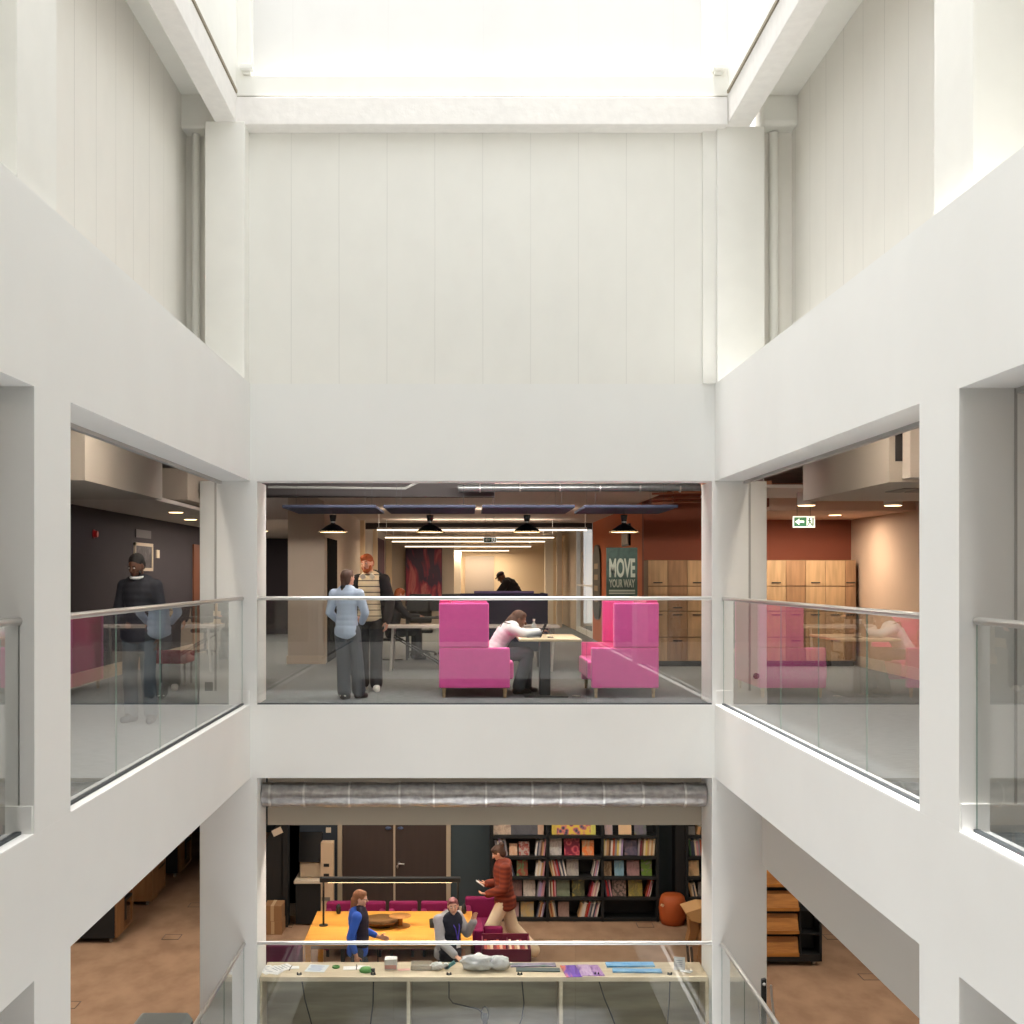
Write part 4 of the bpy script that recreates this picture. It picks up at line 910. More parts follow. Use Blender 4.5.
# ---- pouf
pf = thing('pouf', 'rust orange barrel-shaped pouf at the end of the bookshelves', 'pouf', (xa(672.5, 5.1), 5.1, F))
obj('pouf_body', MB().lathe((xa(672.5, 5.1), 5.1, F), [(.15, 0), (.18, .01), (.205, .12), (.215, .24), (.205, .36), (.18, .44), (.15, .465), (0.02, .475)], 32), mat('rust_leather', (178, 84, 36), .6), pf)
obj('pull_tab', MB().obox((xa(660.5, 5.1), 4.93, F+.335), Matrix.Rotation(R(30), 3, 'Y'), .025, .012, .02), mat('tab_tan', (222, 180, 140), .6), pf)
# ---- brown folded card / wooden lounge chair at the right
TAN = mat('tan_leather', (150, 104, 58), .6, var=.15, scale=5)
ch = thing('lounge_chair', 'tan wooden lounge chair partly hidden by the right column', 'chair', (xa(702, 2.2), 2.3, F))
y = 2.2
def pz(a, b): return (xa(a, y), za(b, y))
obj('backrest', MB().prism([pz(684, 911), pz(700, 906), pz(712, 907), pz(712, 921), pz(698, 921), pz(690, 919)], 1, 2.1, 2.55), mat('light_ply', (190, 146, 92), .5), ch, .008)
obj('curved_support', MB().prism([pz(689, 919), pz(700, 920), pz(699, 932), pz(694, 946), pz(687, 946), pz(690, 932)], 1, 2.2, 2.4), TAN, ch, .008)
obj('seat', MB().prism([pz(704, 918), pz(712, 914), pz(726, 940), pz(726, 975), pz(700, 972), pz(694, 960), pz(698, 935)], 1, 2.05, 2.5), TAN, ch, .012)
for xx_ in (690, 722):
    for y_ in (2.12, 2.45): obj('leg', MB().cyl((xa(xx_+4, y), y_, F), (xa(xx_, y), y_, za(945, y)), .018, n=10), BLACK, ch)

# ---- magazine shelving
SHB = mat('shelf_black', (20, 22, 24), .6); 
zs = [za(p, 5.22) for p in (835.5, 856.3, 876.8, 897.3, 917.8)]   # shelf surfaces, top to bottom
row_names = ['top shelf', 'second shelf', 'third shelf', 'fourth shelf', 'bottom shelf']
Y_S = 5.22
def bookcase(label, xs_, wall=False):
    t = thing('bookcase', label, 'bookcase', ((xs_[0]+xs_[-1])/2, 5.4, F), 'black magazine bookcases')
    obj('back_panel', box1(xs_[0], xs_[-1], 5.54, 5.58, F, -1.6), SHB, t)
    for x in xs_: obj('side_panel', box1(x-.02, x+.02, Y_S-.02, 5.54, F, -1.6), SHB, t)
    for i, z in enumerate(zs): obj('shelf', box1(xs_[0], xs_[-1], Y_S-.02, 5.54, z-.045, z), SHB, t, .002)
    obj('plinth', box1(xs_[0], xs_[-1], Y_S, 5.54, F, zs[-1]-.045), SHB, t)
bookcase('long black magazine bookcase against the teal wall', [xa(p, Y_S) for p in (492, 547.5, 602.5, 657.5)])
bookcase('black bookcase right of the pouf, cut by the white column', [xa(p, Y_S) for p in (687, 742)])
tag(obj('end_panel', box1(xa(675, 5.3), xa(686, 5.3), 5.25, 5.58, F, -1.5), mat('near_black_panel', (14, 15, 18), .6)), 'tall near-black panel between the pouf and the cut-off bookcase', 'panel')
tag(obj('corner_post', box1(xa(490, 5.3), xa(492, 5.3), 5.3, 5.58, F, -1.5), SHB), 'thin black post at the left end of the long bookcase', 'post')
ordn = ['first', 'second', 'third', 'fourth', 'fifth', 'sixth', 'seventh', 'eighth', 'ninth', 'tenth', 'eleventh', 'twelfth', 'thirteenth', 'fourteenth', 'fifteenth', 'sixteenth', 'seventeenth', 'eighteenth', 'nineteenth', 'twentieth', 'twenty-first', 'twenty-second', 'twenty-third']
pal = {'cream': (226, 208, 180), 'white': (228, 222, 214), 'red': (176, 40, 48), 'pink': (206, 150, 160), 'grey': (150, 146, 150), 'blue': (96, 110, 150), 'tan': (204, 160, 112), 'rust': (186, 92, 60), 'maroon': (112, 36, 56), 'green': (80, 120, 80), 'lilac': (170, 150, 190), 'brown': (110, 76, 60), 'yellow': (220, 196, 110), 'slate': (70, 78, 96)}
PAGES = mat('book_pages', (222, 212, 194), .8)
def spine_m(c): return mat('cover_%s' % c, pal[c], .5)
bay_names = ['left bay', 'middle bay', 'right bay', 'cut-off bookcase']
count = {}
def spines(row, bay, p0, p1, hpx, cols, lean=0):
    """thin books from pixel p0 to p1 with height hpx, leaning (deg)"""
    z = zs[row]; n = len(cols); x0, x1 = xa(p0, Y_S), xa(p1, Y_S); w = (x1-x0-abs(math.sin(R(lean)))*hpx/S(Y_S))/n
    for i, c in enumerate(cols):
        h = hpx/S(Y_S)*(1-.07*((i*7+row) % 3)); la = lean*(1-.12*((i*5) % 3)); M = Matrix.Rotation(R(la), 3, 'Y')
        hw = w*.47
        base = Vector((x0+w*(i+.5)+(0 if lean >= 0 else abs(math.sin(R(lean)))*hpx/S(Y_S)), 5.36, z+.002+abs(math.sin(R(la)))*hw))
        mb = MB().obox(base+M@Vector((0, 0, h/2)), M, hw, .10, h/2); mb.m = [0, 1, 0, 0, 1, 0][:6]
        mb.m = [0, 1, 0, 0, 1, 0]
        k = (row, bay); count[k] = count.get(k, 0)+1
        o = obj('magazine', mb, [spine_m(c), PAGES], loc=tuple(base))
        tag(o, '%s spine, %s upright from the left on the %s of the %s' % (c, ordn[count[k]-1], row_names[row], bay_names[bay]), 'magazine', 'spines on the bookcases')
fcount = {}
def face(row, bay, p0, p1, hpx, desc, m, z=None, tilt=12):
    zz = zs[row] if z is None else z; x0, x1 = xa(p0, Y_S), xa(p1, Y_S); h = hpx/S(Y_S); M = Matrix.Rotation(R(-tilt), 3, 'X')
    c = Vector(((x0+x1)/2, 5.28, zz+.002)); mb = MB().obox(c+M@Vector((0, .004, h/2)), M, (x1-x0)/2, .006, h/2)
    k = (row, bay); fcount[k] = fcount.get(k, 0)+1
    tag(obj('magazine', mb, m, loc=tuple(c)), '%s cover facing out, %s on the %s of the %s' % (desc, ordn[fcount[k]-1], row_names[row], bay_names[bay]), 'magazine', 'face-out magazines on the bookcases')
art_n = [0]
def A(*cols, k='noise', s=9, st=(1, 1, 1)):
    art_n[0] += 1; return mat_art('printed_cover_%d' % art_n[0], cols, s, k, st)
# top shelf (cut by the beam)
face(0, 0, 493.5, 511, 12, 'grey and cream', A((150, 130, 120), (200, 180, 160), (120, 110, 108)), tilt=4)
face(0, 0, 503, 540, 11.6, 'wide dark grey', A((70, 70, 78), (90, 90, 96), (60, 60, 68), s=3), tilt=5)
face(0, 0, 538, 544, 12, 'narrow beige', A((200, 168, 144), (170, 140, 120)), tilt=4)
face(0, 1, 552, 557, 12, 'narrow yellow', A((224, 200, 90), (190, 160, 80)), tilt=4)
face(0, 1, 556, 592, 11.6, 'wide multicoloured', A((50, 50, 60), (70, 80, 100), (200, 110, 120), (220, 190, 80), k='voronoi', s=14), tilt=5)
face(0, 1, 591, 596, 12, 'thin lime', A((220, 214, 110), (180, 180, 90)), tilt=4)
face(0, 2, 605, 613, 11, 'pale blue and grey', A((150, 160, 180), (190, 160, 150), (110, 140, 190)))
face(0, 2, 619, 632, 11, 'plain peach', A((226, 190, 150), (218, 182, 142)))
face(0, 2, 635, 647, 11, 'green and grey', A((90, 110, 80), (110, 100, 120), (120, 130, 80)))
# second shelf
spines(1, 0, 494, 508, 17, ['grey', 'white', 'lilac', 'white', 'slate', 'grey'], -9)
face(1, 0, 509.5, 517.5, 11.5, 'small cream', A((226, 204, 176), (210, 160, 130), (230, 210, 186), s=14))
face(1, 0, 519, 529.5, 13.5, 'grey with red rows', A((170, 150, 144), (160, 50, 44), (176, 158, 150), k='voronoi', s=22))
spines(1, 0, 535, 547, 16, ['white', 'slate', 'grey', 'brown', 'tan', 'pink'], 7)
face(1, 1, 550, 562, 17, 'grey photographic', A((140, 136, 140), (196, 190, 186), (120, 110, 110)))
face(1, 1, 564.5, 580, 19, 'crimson patterned', A((110, 14, 56), (150, 30, 60), (206, 90, 96), (120, 16, 50), k='voronoi', s=11))
face(1, 1, 582.5, 594.5, 15, 'orange flower', A((220, 190, 140), (226, 110, 40), (200, 170, 130), (120, 110, 120), s=7))
spines(1, 2, 602.5, 624, 17.5, ['yellow', 'cream', 'tan', 'brown', 'white', 'rust', 'grey', 'yellow', 'white', 'lilac'], 3)
face(1, 2, 625, 638, 15.5, 'dark blue photographic', A((62, 62, 86), (100, 90, 110), (140, 110, 100)))
spines(1, 2, 638, 656, 17.5, ['grey', 'maroon', 'brown', 'cream', 'yellow', 'tan', 'cream', 'tan', 'cream'], 4)
# third shelf
spines(2, 0, 504, 515, 17, ['white', 'cream', 'grey', 'slate'], -16)
face(2, 0, 517, 528, 15, 'green and red', A((70, 120, 80), (150, 50, 44), (90, 140, 90), (180, 160, 110)))
spines(2, 0, 535, 546.5, 15.5, ['white', 'cream', 'white', 'tan', 'pink'], 9)
spines(2, 1, 548, 567, 17.5, ['tan', 'cream', 'rust', 'pink', 'red', 'slate', 'white', 'slate', 'white'], -14)
face(2, 1, 567, 579, 17, 'grey photographic', A((130, 126, 130), (176, 168, 160), (96, 90, 90)))
spines(2, 1, 592, 601.5, 17, ['white', 'slate', 'pink', 'lilac', 'white'], 13)
face(2, 2, 603, 612, 14, 'sand and brown', A((190, 160, 120), (110, 84, 60), (214, 190, 150)))
face(2, 2, 615, 624.5, 15, 'light blue', A((140, 170, 190), (110, 150, 170), (180, 200, 170)))
face(2, 2, 627.5, 640, 15, 'mauve brown', A((120, 96, 96), (160, 120, 120), (90, 70, 70)))
face(2, 2, 642, 652.5, 15.5, 'grass green', A((110, 140, 40), (90, 120, 40), (140, 100, 120), st=(1, 1, 2)))
# fourth shelf
face(3, 0, 513, 522, 17, 'dark purple', A((86, 60, 76), (130, 96, 90), (60, 50, 70)))
face(3, 0, 523.5, 535.5, 16, 'pale-ringed grey', A((150, 140, 136), (200, 190, 180), (130, 120, 120)))
spines(3, 0, 536.5, 546.5, 16, ['grey', 'lilac', 'lilac', 'pink', 'pink'], 9)
spines(3, 1, 548, 556.5, 17, ['white', 'brown', 'cream', 'red', 'pink'], -3)
face(3, 1, 557, 570, 17.5, 'sage green', A((100, 110, 90), (120, 130, 108), (90, 98, 84)))
face(3, 1, 572.5, 585, 17, 'dark green with yellow', A((60, 66, 48), (90, 90, 60), (190, 160, 60)))
spines(3, 1, 588, 601.5, 16, ['maroon', 'red', 'pink', 'cream', 'pink', 'white'], 15)
spines(3, 2, 603, 612.5, 18, ['slate', 'red', 'red', 'slate', 'pink'], -11)
face(3, 2, 613, 626.5, 17.5, 'busy brown', A((110, 90, 80), (160, 130, 120), (80, 70, 64), k='voronoi', s=26))
face(3, 2, 629, 643, 17, 'olive yellow', A((170, 150, 50), (120, 110, 60), (200, 170, 80)))
spines(3, 2, 645.5, 655.5, 17, ['rust', 'red', 'pink', 'red', 'white'], 17)
# bottom shelf
face(4, 0, 512, 519, 14, 'pink and grey', A((160, 120, 124), (190, 160, 160)))
face(4, 0, 521, 534, 14.5, 'light blue and gold', A((160, 160, 150), (200, 170, 110), (130, 150, 150)))
spines(4, 0, 536, 546.5, 15.5, ['slate', 'grey', 'tan', 'rust', 'white', 'lilac'], 14)
spines(4, 1, 548, 557, 16, ['tan', 'rust', 'tan', 'cream', 'grey'], -10)
face(4, 1, 558.5, 569.5, 14.5, 'mauve', A((126, 104, 98), (160, 130, 120), (110, 90, 86)))
spines(4, 1, 578, 601.5, 15.5, ['tan', 'cream', 'white', 'white', 'rust', 'red', 'grey', 'slate', 'white', 'slate', 'pink', 'white'], 15)
# bookcase by the column
face(0, 3, 688, 696, 8, 'grey', A((120, 116, 112), (140, 136, 130)))
spines(0, 3, 697, 708, 8, ['tan', 'brown', 'grey'], 12)
spines(1, 3, 688.5, 705, 17, ['green', 'slate', 'slate', 'cream', 'pink', 'grey', 'rust', 'pink'], -6)
face(2, 3, 689, 700, 15, 'black and gold', A((60, 56, 60), (230, 190, 140), (110, 90, 80), s=5))
spines(3, 3, 688.5, 698, 14, ['tan', 'cream', 'slate', 'cream'], -12)
face(3, 3, 699, 708, 14, 'grey portrait', A((150, 140, 130), (90, 80, 80)))
spines(4, 3, 689, 696, 13, ['slate', 'blue', 'grey', 'slate'], 2)
face(4, 3, 697, 707, 14, 'brown portrait', A((120, 90, 70), (170, 130, 100)))

# ---- bookcases on castors in the left aisle
OW = mat('warm_wood_end', (150, 108, 68), .55, col2=(130, 90, 54), scale=2, stretch=(5, 5, .7))
for i, (yf_, yb_, l) in enumerate(((4.05, 4.95, 'nearest of three in the left aisle'), (6.1, 7.0, 'middle one of the left aisle'), (8.0, 9.0, 'farthest of the left aisle'))):
    xe = -5.22; x0 = -7.4 if i != 1 else -6.2
    t = thing('mobile_bookcase', 'black bookcase on castors with wooden end, '+l, 'bookcase', ((xe+x0)/2, yf_, F), 'mobile bookcases in the left aisle')
    obj('front_panel', box1(x0, xe-.02, yf_, yf_+.03, F+.08, -2.2), SHB if i != 1 else OW, t)
    obj('end_panel', box1(xe-.03, xe, yf_, yf_+(.42 if i != 1 else .8), F+.08, -2.2), OW, t)
    obj('end_panel', box1(xe-.03, xe, yb_-.05, yb_, F+.08, -2.2), OW, t)
    obj('core', box1(x0, xe-.10, yf_+.03, yb_, F+.08, -2.2), SHB, t)
    for k in range(4): obj('shelf', box1(xe-.1, xe, yf_+.42, yb_-.05, F+.08+k*.42, F+.12+k*.42), OW if k == 0 else SHB, t)
    for x in (x0+.1, xe-.1):
        for y in (yf_+.08, yb_-.08): obj('castor', MB().cyl((x-.02, y, F+.035), (x+.02, y, F+.035), .035, n=12).box(x-.012, x+.012, y-.012, y+.012, F+.035, F+.09), mat('castor_grey', (150, 140, 132), .5), t)
# right bookcase with wooden display shelves
yb0 = 3.0; x0, x1 = 3.9, xa(822, yb0)
t = thing('display_bookcase', 'black bookcase with sloping honey wood shelves right of the column', 'bookcase', ((x0+x1)/2, 3.2, F))
obj('back_panel', box1(x0, x1, yb0+.3, yb0+.33, F+.1, -2.3), SHB, t)
obj('side_panel', box1(x1-.03, x1, yb0, yb0+.33, F+.07, -2.3), SHB, t); obj('side_panel', box1(x0, x0+.03, yb0, yb0+.33, F+.07, -2.3), SHB, t); obj('inner_upright', box1(xa(800, yb0), xa(800, yb0)+.025, yb0+.02, yb0+.3, F+.07, -2.3), SHB, t)
obj('plinth', box1(x0, x1, yb0, yb0+.33, F+.07, F+.17), SHB, t)
for (a, b) in ((853, 869), (874, 891), (897, 914), (920, 937), (943, 960)):
    pass
HW = mat('honey_shelf', (190, 128, 56), .5, col2=(158, 100, 42), scale=3, stretch=(1, 1, 9))
for k, (a, b) in enumerate(((860, 886), (892.5, 910), (915.5, 933), (938.5, 955.5))):
    z0_, z1_ = za(b, yb0), za(a, yb0)
    obj('sloping_shelf', MB().prism([(yb0+.0, z0_), (yb0+.02, z0_-.01), (yb0+.10, z1_), (yb0+.08, z1_+.006)], 0, x0+.03, xa(799, yb0)), HW, t)
    obj('front_lip', box1(x0+.03, xa(799, yb0), yb0-.015, yb0+.0, z0_-.012, z0_+.035), HW, t)
for z in (za(934, yb0), za(957, yb0), za(911, yb0)): obj('shelf', box1(xa(800, yb0), x1-.03, yb0+.02, yb0+.3, z-.02, z), SHB, t)
for x in (x0+.1, x1-.1): obj('castor', MB().cyl((x-.02, yb0+.08, F+.035), (x+.02, yb0+.08, F+.035), .035, n=12).box(x-.05, x+.05, yb0+.05, yb0+.11, F+.05, F+.07), MATS['castor_grey'], t)
# black stand behind the right lower glass
y = -1.6; s_ = S(y)
t = thing('trolley_handle', 'slim black and chrome trolley handle behind the right lower glass', 'trolley', (xa(765, y), y, F))
def q(a, b, yy=y): return (xa(a, yy), yy, za(b, yy))
obj('upright', MB().prism([(xa(762, y), F), (xa(767, y), F), (xa(766.5, y), za(979, y)), (xa(762, y), za(980, y))], 1, y, y+.05), BLACK, t, .004)
obj('chrome_tube', MB().tube([q(771, 985), q(772, 1000), q(774, 1015), (xa(776, y), y, F+.1)], .012), STEEL, t)
obj('knob', MB().ell((xa(764, y), y-.01, za(984, y)), .017), STEEL, t)
obj('trolley_deck', box1(xa(760, y), xa(800, y), y-.1, y+.35, F+.06, F+.12), BLACK, t)
for yy in (y-.05, y+.3):
    for xx2 in (xa(763, y), xa(796, y)): obj('wheel', MB().cyl((xx2-.015, yy, F+.035), (xx2+.015, yy, F+.035), .035, n=14), BLACK, t)
# grey copier top at the lower left edge
yy = 1208.6/99.5+CAMY
t = thing('copier', 'grey-topped machine at the bottom edge left of the lower glass', 'copier', (-3.2, yy+.3, F))
obj('copier_body', box1(-3.46, -2.86, yy, yy+.55, F+.02, -3.17), mat('copier_dark', (58, 60, 62), .5), t, .02)
obj('copier_lid', MB().prism([(-3.46, -3.17), (-2.86, -3.17), (-2.92, -3.09), (-3.40, -3.09)], 1, yy-.01, yy+.56), mat('copier_lid', (138, 144, 142), .35), t, .02)
# ================================================================ people
SK_L = mat('skin_light', (222, 168, 142), .55); SK_D = mat('skin_dark', (96, 62, 46), .5); SK_M = mat('skin_brown', (126, 82, 62), .5)
EYEW = mat('eye_white', (232, 228, 222), .3); PUP = mat('eye_pupil', (30, 22, 18), .3); LIP = mat('lips', (168, 84, 80), .5); LIPD = mat('lips_dark', (92, 46, 42), .5)
def remeshed(name, mb, mats, parent, voxel, smooth=2):
    me = mb.mesh(name+'_raw', mats, Vector((0, 0, 0)))
    o = bpy.data.objects.new(name+'_raw', me); C.objects.link(o)
    r = o.modifiers.new('r', 'REMESH'); r.mode = 'VOXEL'; r.voxel_size = voxel; r.use_smooth_shade = True
    sm = o.modifiers.new('s', 'SMOOTH'); sm.factor = .5; sm.iterations = smooth
    dg = bpy.context.evaluated_depsgraph_get(); dg.update()
    out = bpy.data.meshes.new_from_object(o.evaluated_get(dg)); out.name = name
    bpy.data.objects.remove(o); bpy.data.meshes.remove(me)
    for p in out.polygons: p.use_smooth = True
    if len(out.materials) == 0: out.materials.append(mats)
    q_ = bpy.data.objects.new(name, out); C.objects.link(q_); q_.parent = parent
    return q_
BASE = dict(pelvis=(0, 0, .94), chest=(0, 0, 1.26), neck=(0, -.01, 1.47), head=(0, .02, 1.635),
            hipL=(-.09, 0, .92), hipR=(.09, 0, .92), kneeL=(-.10, .02, .50), kneeR=(.10, .02, .50), ankL=(-.105, -.02, .09), ankR=(.105, -.02, .09),
            footL=(0, 1), footR=(0, 1), shL=(-.175, -.01, 1.41), shR=(.175, -.01, 1.41), elL=(-.23, -.02, 1.13), elR=(.23, -.02, 1.13),
            wrL=(-.24, .05, .88), wrR=(.24, .05, .88), hdL=(0, .15, -1), hdR=(0, .15, -1), pnL=(1, 0, 0), pnR=(-1, 0, 0), face=(0, 1, 0), up=(0, 0, 1))
class Person:
    def __init__(s, label, loc, rz, scale=1., skin=SK_L, width=1., lips=LIP, **pose):
        s.J = dict(BASE); s.J.update(pose); s.loc = Vector(loc); s.k = scale; s.w = width
        s.root = thing('person', label, 'person', loc); s.root.rotation_euler = (0, 0, R(rz)); s.root.scale = (scale,)*3
        s.skin = skin; s.lips = lips; s.rz = rz
        f = Vector(s.J['face']).normalized(); u = Vector(s.J['up']); u = (u-f*u.dot(f)).normalized(); r = f.cross(u)
        s.H = Matrix((r, f, u)).transposed()   # columns: right, forward, up
        s.hc = Vector(s.J['head']); s.body()
    def v(s, k): return Vector(s.J[k])
    def hp(s, a): return s.hc+s.H@Vector(a)
    def world(s, p): return s.loc+Matrix.Rotation(R(s.rz), 3, 'Z')@(Vector(p)*s.k)
    def torso(s, mb, g=0., shift=0., low=True, hem=None, sho=True):
        P, Cc, N = s.v('pelvis'), s.v('chest'), s.v('neck'); side = (s.v('shR')-s.v('shL')).normalized(); w = s.w
        M1 = basis(Cc-P, side); M2 = basis(N-Cc, side)
        back = M2@Vector((0, -1, 0)) if (M2@Vector((0, 1, 0))).dot(Vector((0, 1, 0))) > 0 else M2@Vector((0, 1, 0))
        sh = back*shift
        prof = [(.0, .158, .116), (.14, .157, .114), (.28, .148, .108), (.42, .139, .103), (.54, .140, .104), (.66, .150, .110), (.78, .160, .110), (.88, .158, .100), (.96, .13, .082)]
        q0 = P.lerp(Cc, .0); Ls = [(Cc-P).length, (N-Cc).length]; tot = sum(Ls)
        for t, rx, ry in prof:
            if not low and t < .1: continue
            dd = t*tot; pt, Mx = (P.lerp(Cc, dd/Ls[0]), M1) if dd < Ls[0] else (Cc.lerp(N, (dd-Ls[0])/Ls[1]), M2)
            mb.ell(pt+sh, (rx*w+g, ry+g, .085+g*.6), Mx)
        for a in (('shL', 'shR') if sho else ()): mb.cap(Cc.lerp(N, .7)+sh, s.v(a)+sh*.5, .062+g, .056+g)
        if hem: 
            for t in (0, .5, 1): mb.ell(P.lerp(P+(P-Cc).normalized()*hem, t)+sh, (.172*w+g, .134+g, .09), M1)
    def arm(s, mb, S_, g=0., end=1.):
        a, b, c = s.v('sh'+S_), s.v('el'+S_), s.v('wr'+S_)
        mb.cap(a, b, .052+g, .041+g); mb.cap(b, b.lerp(c, end), .040+g, .028+g)
    def leg(s, mb, S_, g=0., rk=.056, ra=.04, end=1.):
        a, b, c = s.v('hip'+S_), s.v('knee'+S_), s.v('ank'+S_)
        mb.cap(a, b, .085+g, rk+g); mb.cap(b, b.lerp(c, end), rk+g, ra+g)
    def foot(s, mb, S_, g=0.):
        c = s.v('ank'+S_); f = s.J['foot'+S_]; d = Vector((f[0], f[1], f[2] if len(f) > 2 else 0)).normalized()
        mb.cap(c+Vector((0, 0, -.045))-d*.035, c+d*.13+Vector((0, 0, -.06)), .04+g, .028+g); mb.cap(c, c+d*.05+Vector((0, 0, -.04)), .042+g, .038+g)
    def hand(s, mb, S_):
        w = s.v('wr'+S_); d = s.v('hd'+S_).normalized(); n = s.v('pn'+S_); n = (n-d*n.dot(d)).normalized(); sd = d.cross(n)*(1 if S_ == 'R' else -1)
        M = Matrix((sd, n, d)).transposed()
        mb.ell(w+d*.045, (.038, .017, .052), M); mb.cap(w-d*.02, w+d*.03, .026, .027)
        for i, (o, L) in enumerate(((.028, .066), (.0095, .076), (-.0095, .07), (-.027, .054))):
            b = w+d*.082+sd*o; m = b+(d*.93+n*.3+sd*o*1.5)*L*.55; e = m+(d*.6+n*.75)*L*.5
            mb.cap(b-d*.02, m, .0095, .0088, n=8); mb.cap(m, e, .0088, .0075, n=8)
        b = w+d*.03+sd*.03; m = b+(d*.55+sd*.65+n*.35)*.05; mb.cap(b, m, .0125, .010, n=8); mb.cap(m, m+(d*.85+n*.4)*.03, .010, .0085, n=8)
    def body(s):
        mb = MB(); s.torso(mb)
        for S_ in 'LR': s.arm(mb, S_); s.leg(mb, S_); s.foot(mb, S_); s.hand(mb, S_)
        N = s.v('neck'); mb.cap(N-Vector((0, 0, .03)), s.hp((0, -.02, -.06)), .055, .05)
        H = s.H; mb.ell(s.hc, (.072, .092, .10), H); mb.ell(s.hp((0, .022, -.05)), (.054, .066, .066), H); mb.ell(s.hp((0, .07, -.095)), (.022, .02, .02), H)
        mb.cap(s.hp((0, .088, .01)), s.hp((0, .106, -.028)), .009, .014, n=8)
        for x in (-1, 1):
            mb.ell(s.hp((x*.074, -.005, -.012)), (.011, .02, .032), H, nu=10, nv=8); mb.ell(s.hp((x*.034, .062, -.03)), (.02, .022, .02), H)
        remeshed('body', mb, s.skin, s.root, .0072, 2)
        for x in (-1, 1):
            e = MB().ell(s.hp((x*.030, .083, .004)), (.0105, .0085, .0055), H, nu=10, nv=8); eo = obj_local('eye', e, EYEW, s.root)
            obj_local('pupil', MB().ell(s.hp((x*.030, .0905, .002)), (.0056, .003, .0052), H, nu=8, nv=6), PUP, eo)
        obj_local('mouth', MB().ell(s.hp((0, .087, -.062)), (.022, .007, .0065), H, nu=12, nv=6), s.lips, s.root)
        return s
    def brows(s, m):
        for x in (-1, 1): obj_local('eyebrow', MB().cap(s.hp((x*.016, .091, .024)), s.hp((x*.046, .078, .026)), .0042, .0035, n=8), m, s.root)
    def hair(s, m, blobs, name='hair', voxel=.009):
        mb = MB()
        for b in blobs:
            if len(b) == 2: mb.ell(s.hp(b[0]), b[1], s.H)
            else: mb.cap(s.hp(b[0]), s.hp(b[1]), b[2], b[3])
        return remeshed(name, mb, m, s.root, voxel, 2)
    def top(s, name, m, g=.016, shift=0., arms=1., hem=None, low=True, torso=True, sho=True):
        mb = MB()
        if torso: s.torso(mb, g, shift, low, hem, sho)
        if arms:
            for S_ in 'LR': s.arm(mb, S_, g, arms)
        return remeshed(name, mb, m, s.root, .0115, 7)
    def trousers(s, m, g=.014, rk=.062, ra=.058, end=.97, name='trousers'):
        mb = MB(); P = s.v('pelvis'); mb.ell(P, (.155*s.w+g, .118+g, .125+g), basis(s.v('chest')-P, (s.v('hipR')-s.v('hipL')).normalized()))
        for S_ in 'LR': s.leg(mb, S_, g, rk, ra, end)
        return remeshed(name, mb, m, s.root, .0115, 2)
    def shoes(s, m):
        for S_ in 'LR':
            mb = MB(); s.foot(mb, S_, .009); remeshed('shoe', mb, m, s.root, .009, 1)
def obj_local(name, mb, m, parent):
    o = bpy.data.objects.new(name, mb.mesh(name, m)); C.objects.link(o); o.parent = parent; return o
HBR = mat('hair_brown', (84, 56, 42), .6, var=.2, scale=40, stretch=(1, 1, .2)); HRED = mat('hair_copper', (176, 88, 40), .6, var=.2, scale=40); HBL = mat('hair_black', (24, 20, 20), .7, bump=.6, scale=60)
JDARK = mat('dark_jacket', (30, 32, 42), .75, var=.1, scale=12, bump=.3); TSLATE = mat('slate_trousers', (76, 88, 100), .85); TBLK = mat('black_trousers', (34, 35, 40), .85)
LBLUE = mat('light_blue_knit', (186, 200, 222), .9, bump=.1, scale=60); TGREY = mat('grey_trousers', (70, 76, 84), .85); SHW = mat('white_shoe', (226, 224, 218), .6); SHB2 = mat('black_shoe', (24, 24, 26), .5)
CAP = [((0, -.016, .022), (.082, .098, .096)), ((0, -.05, -.02), (.078, .06, .085)), ((0, .03, .066), (.066, .052, .042))]
# striped shirt
def stripe_mat(name, c1, c2, pitch, width, axis=2):
    m = bpy.data.materials.new(name); m.use_nodes = True; nt = m.node_tree; b = nt.nodes['Principled BSDF']; b.inputs['Roughness'].default_value = .9
    N = nt.nodes.new; L = nt.links.new; tc = N('ShaderNodeTexCoord'); sp = N('ShaderNodeSeparateXYZ'); L(tc.outputs['Object'], sp.inputs[0])
    md = N('ShaderNodeMath'); md.operation = 'MODULO'; md.inputs[1].default_value = pitch; ad = N('ShaderNodeMath'); ad.operation = 'ADD'; ad.inputs[1].default_value = 10; L(sp.outputs[axis], ad.inputs[0]); L(ad.outputs[0], md.inputs[0])
    lt = N('ShaderNodeMath'); lt.operation = 'LESS_THAN'; lt.inputs[1].default_value = width; L(md.outputs[0], lt.inputs[0])
    mx = N('ShaderNodeMixRGB'); mx.inputs[1].default_value = lin(c1); mx.inputs[2].default_value = lin(c2); L(lt.outputs[0], mx.inputs[0]); L(mx.outputs[0], b.inputs['Base Color']); return m

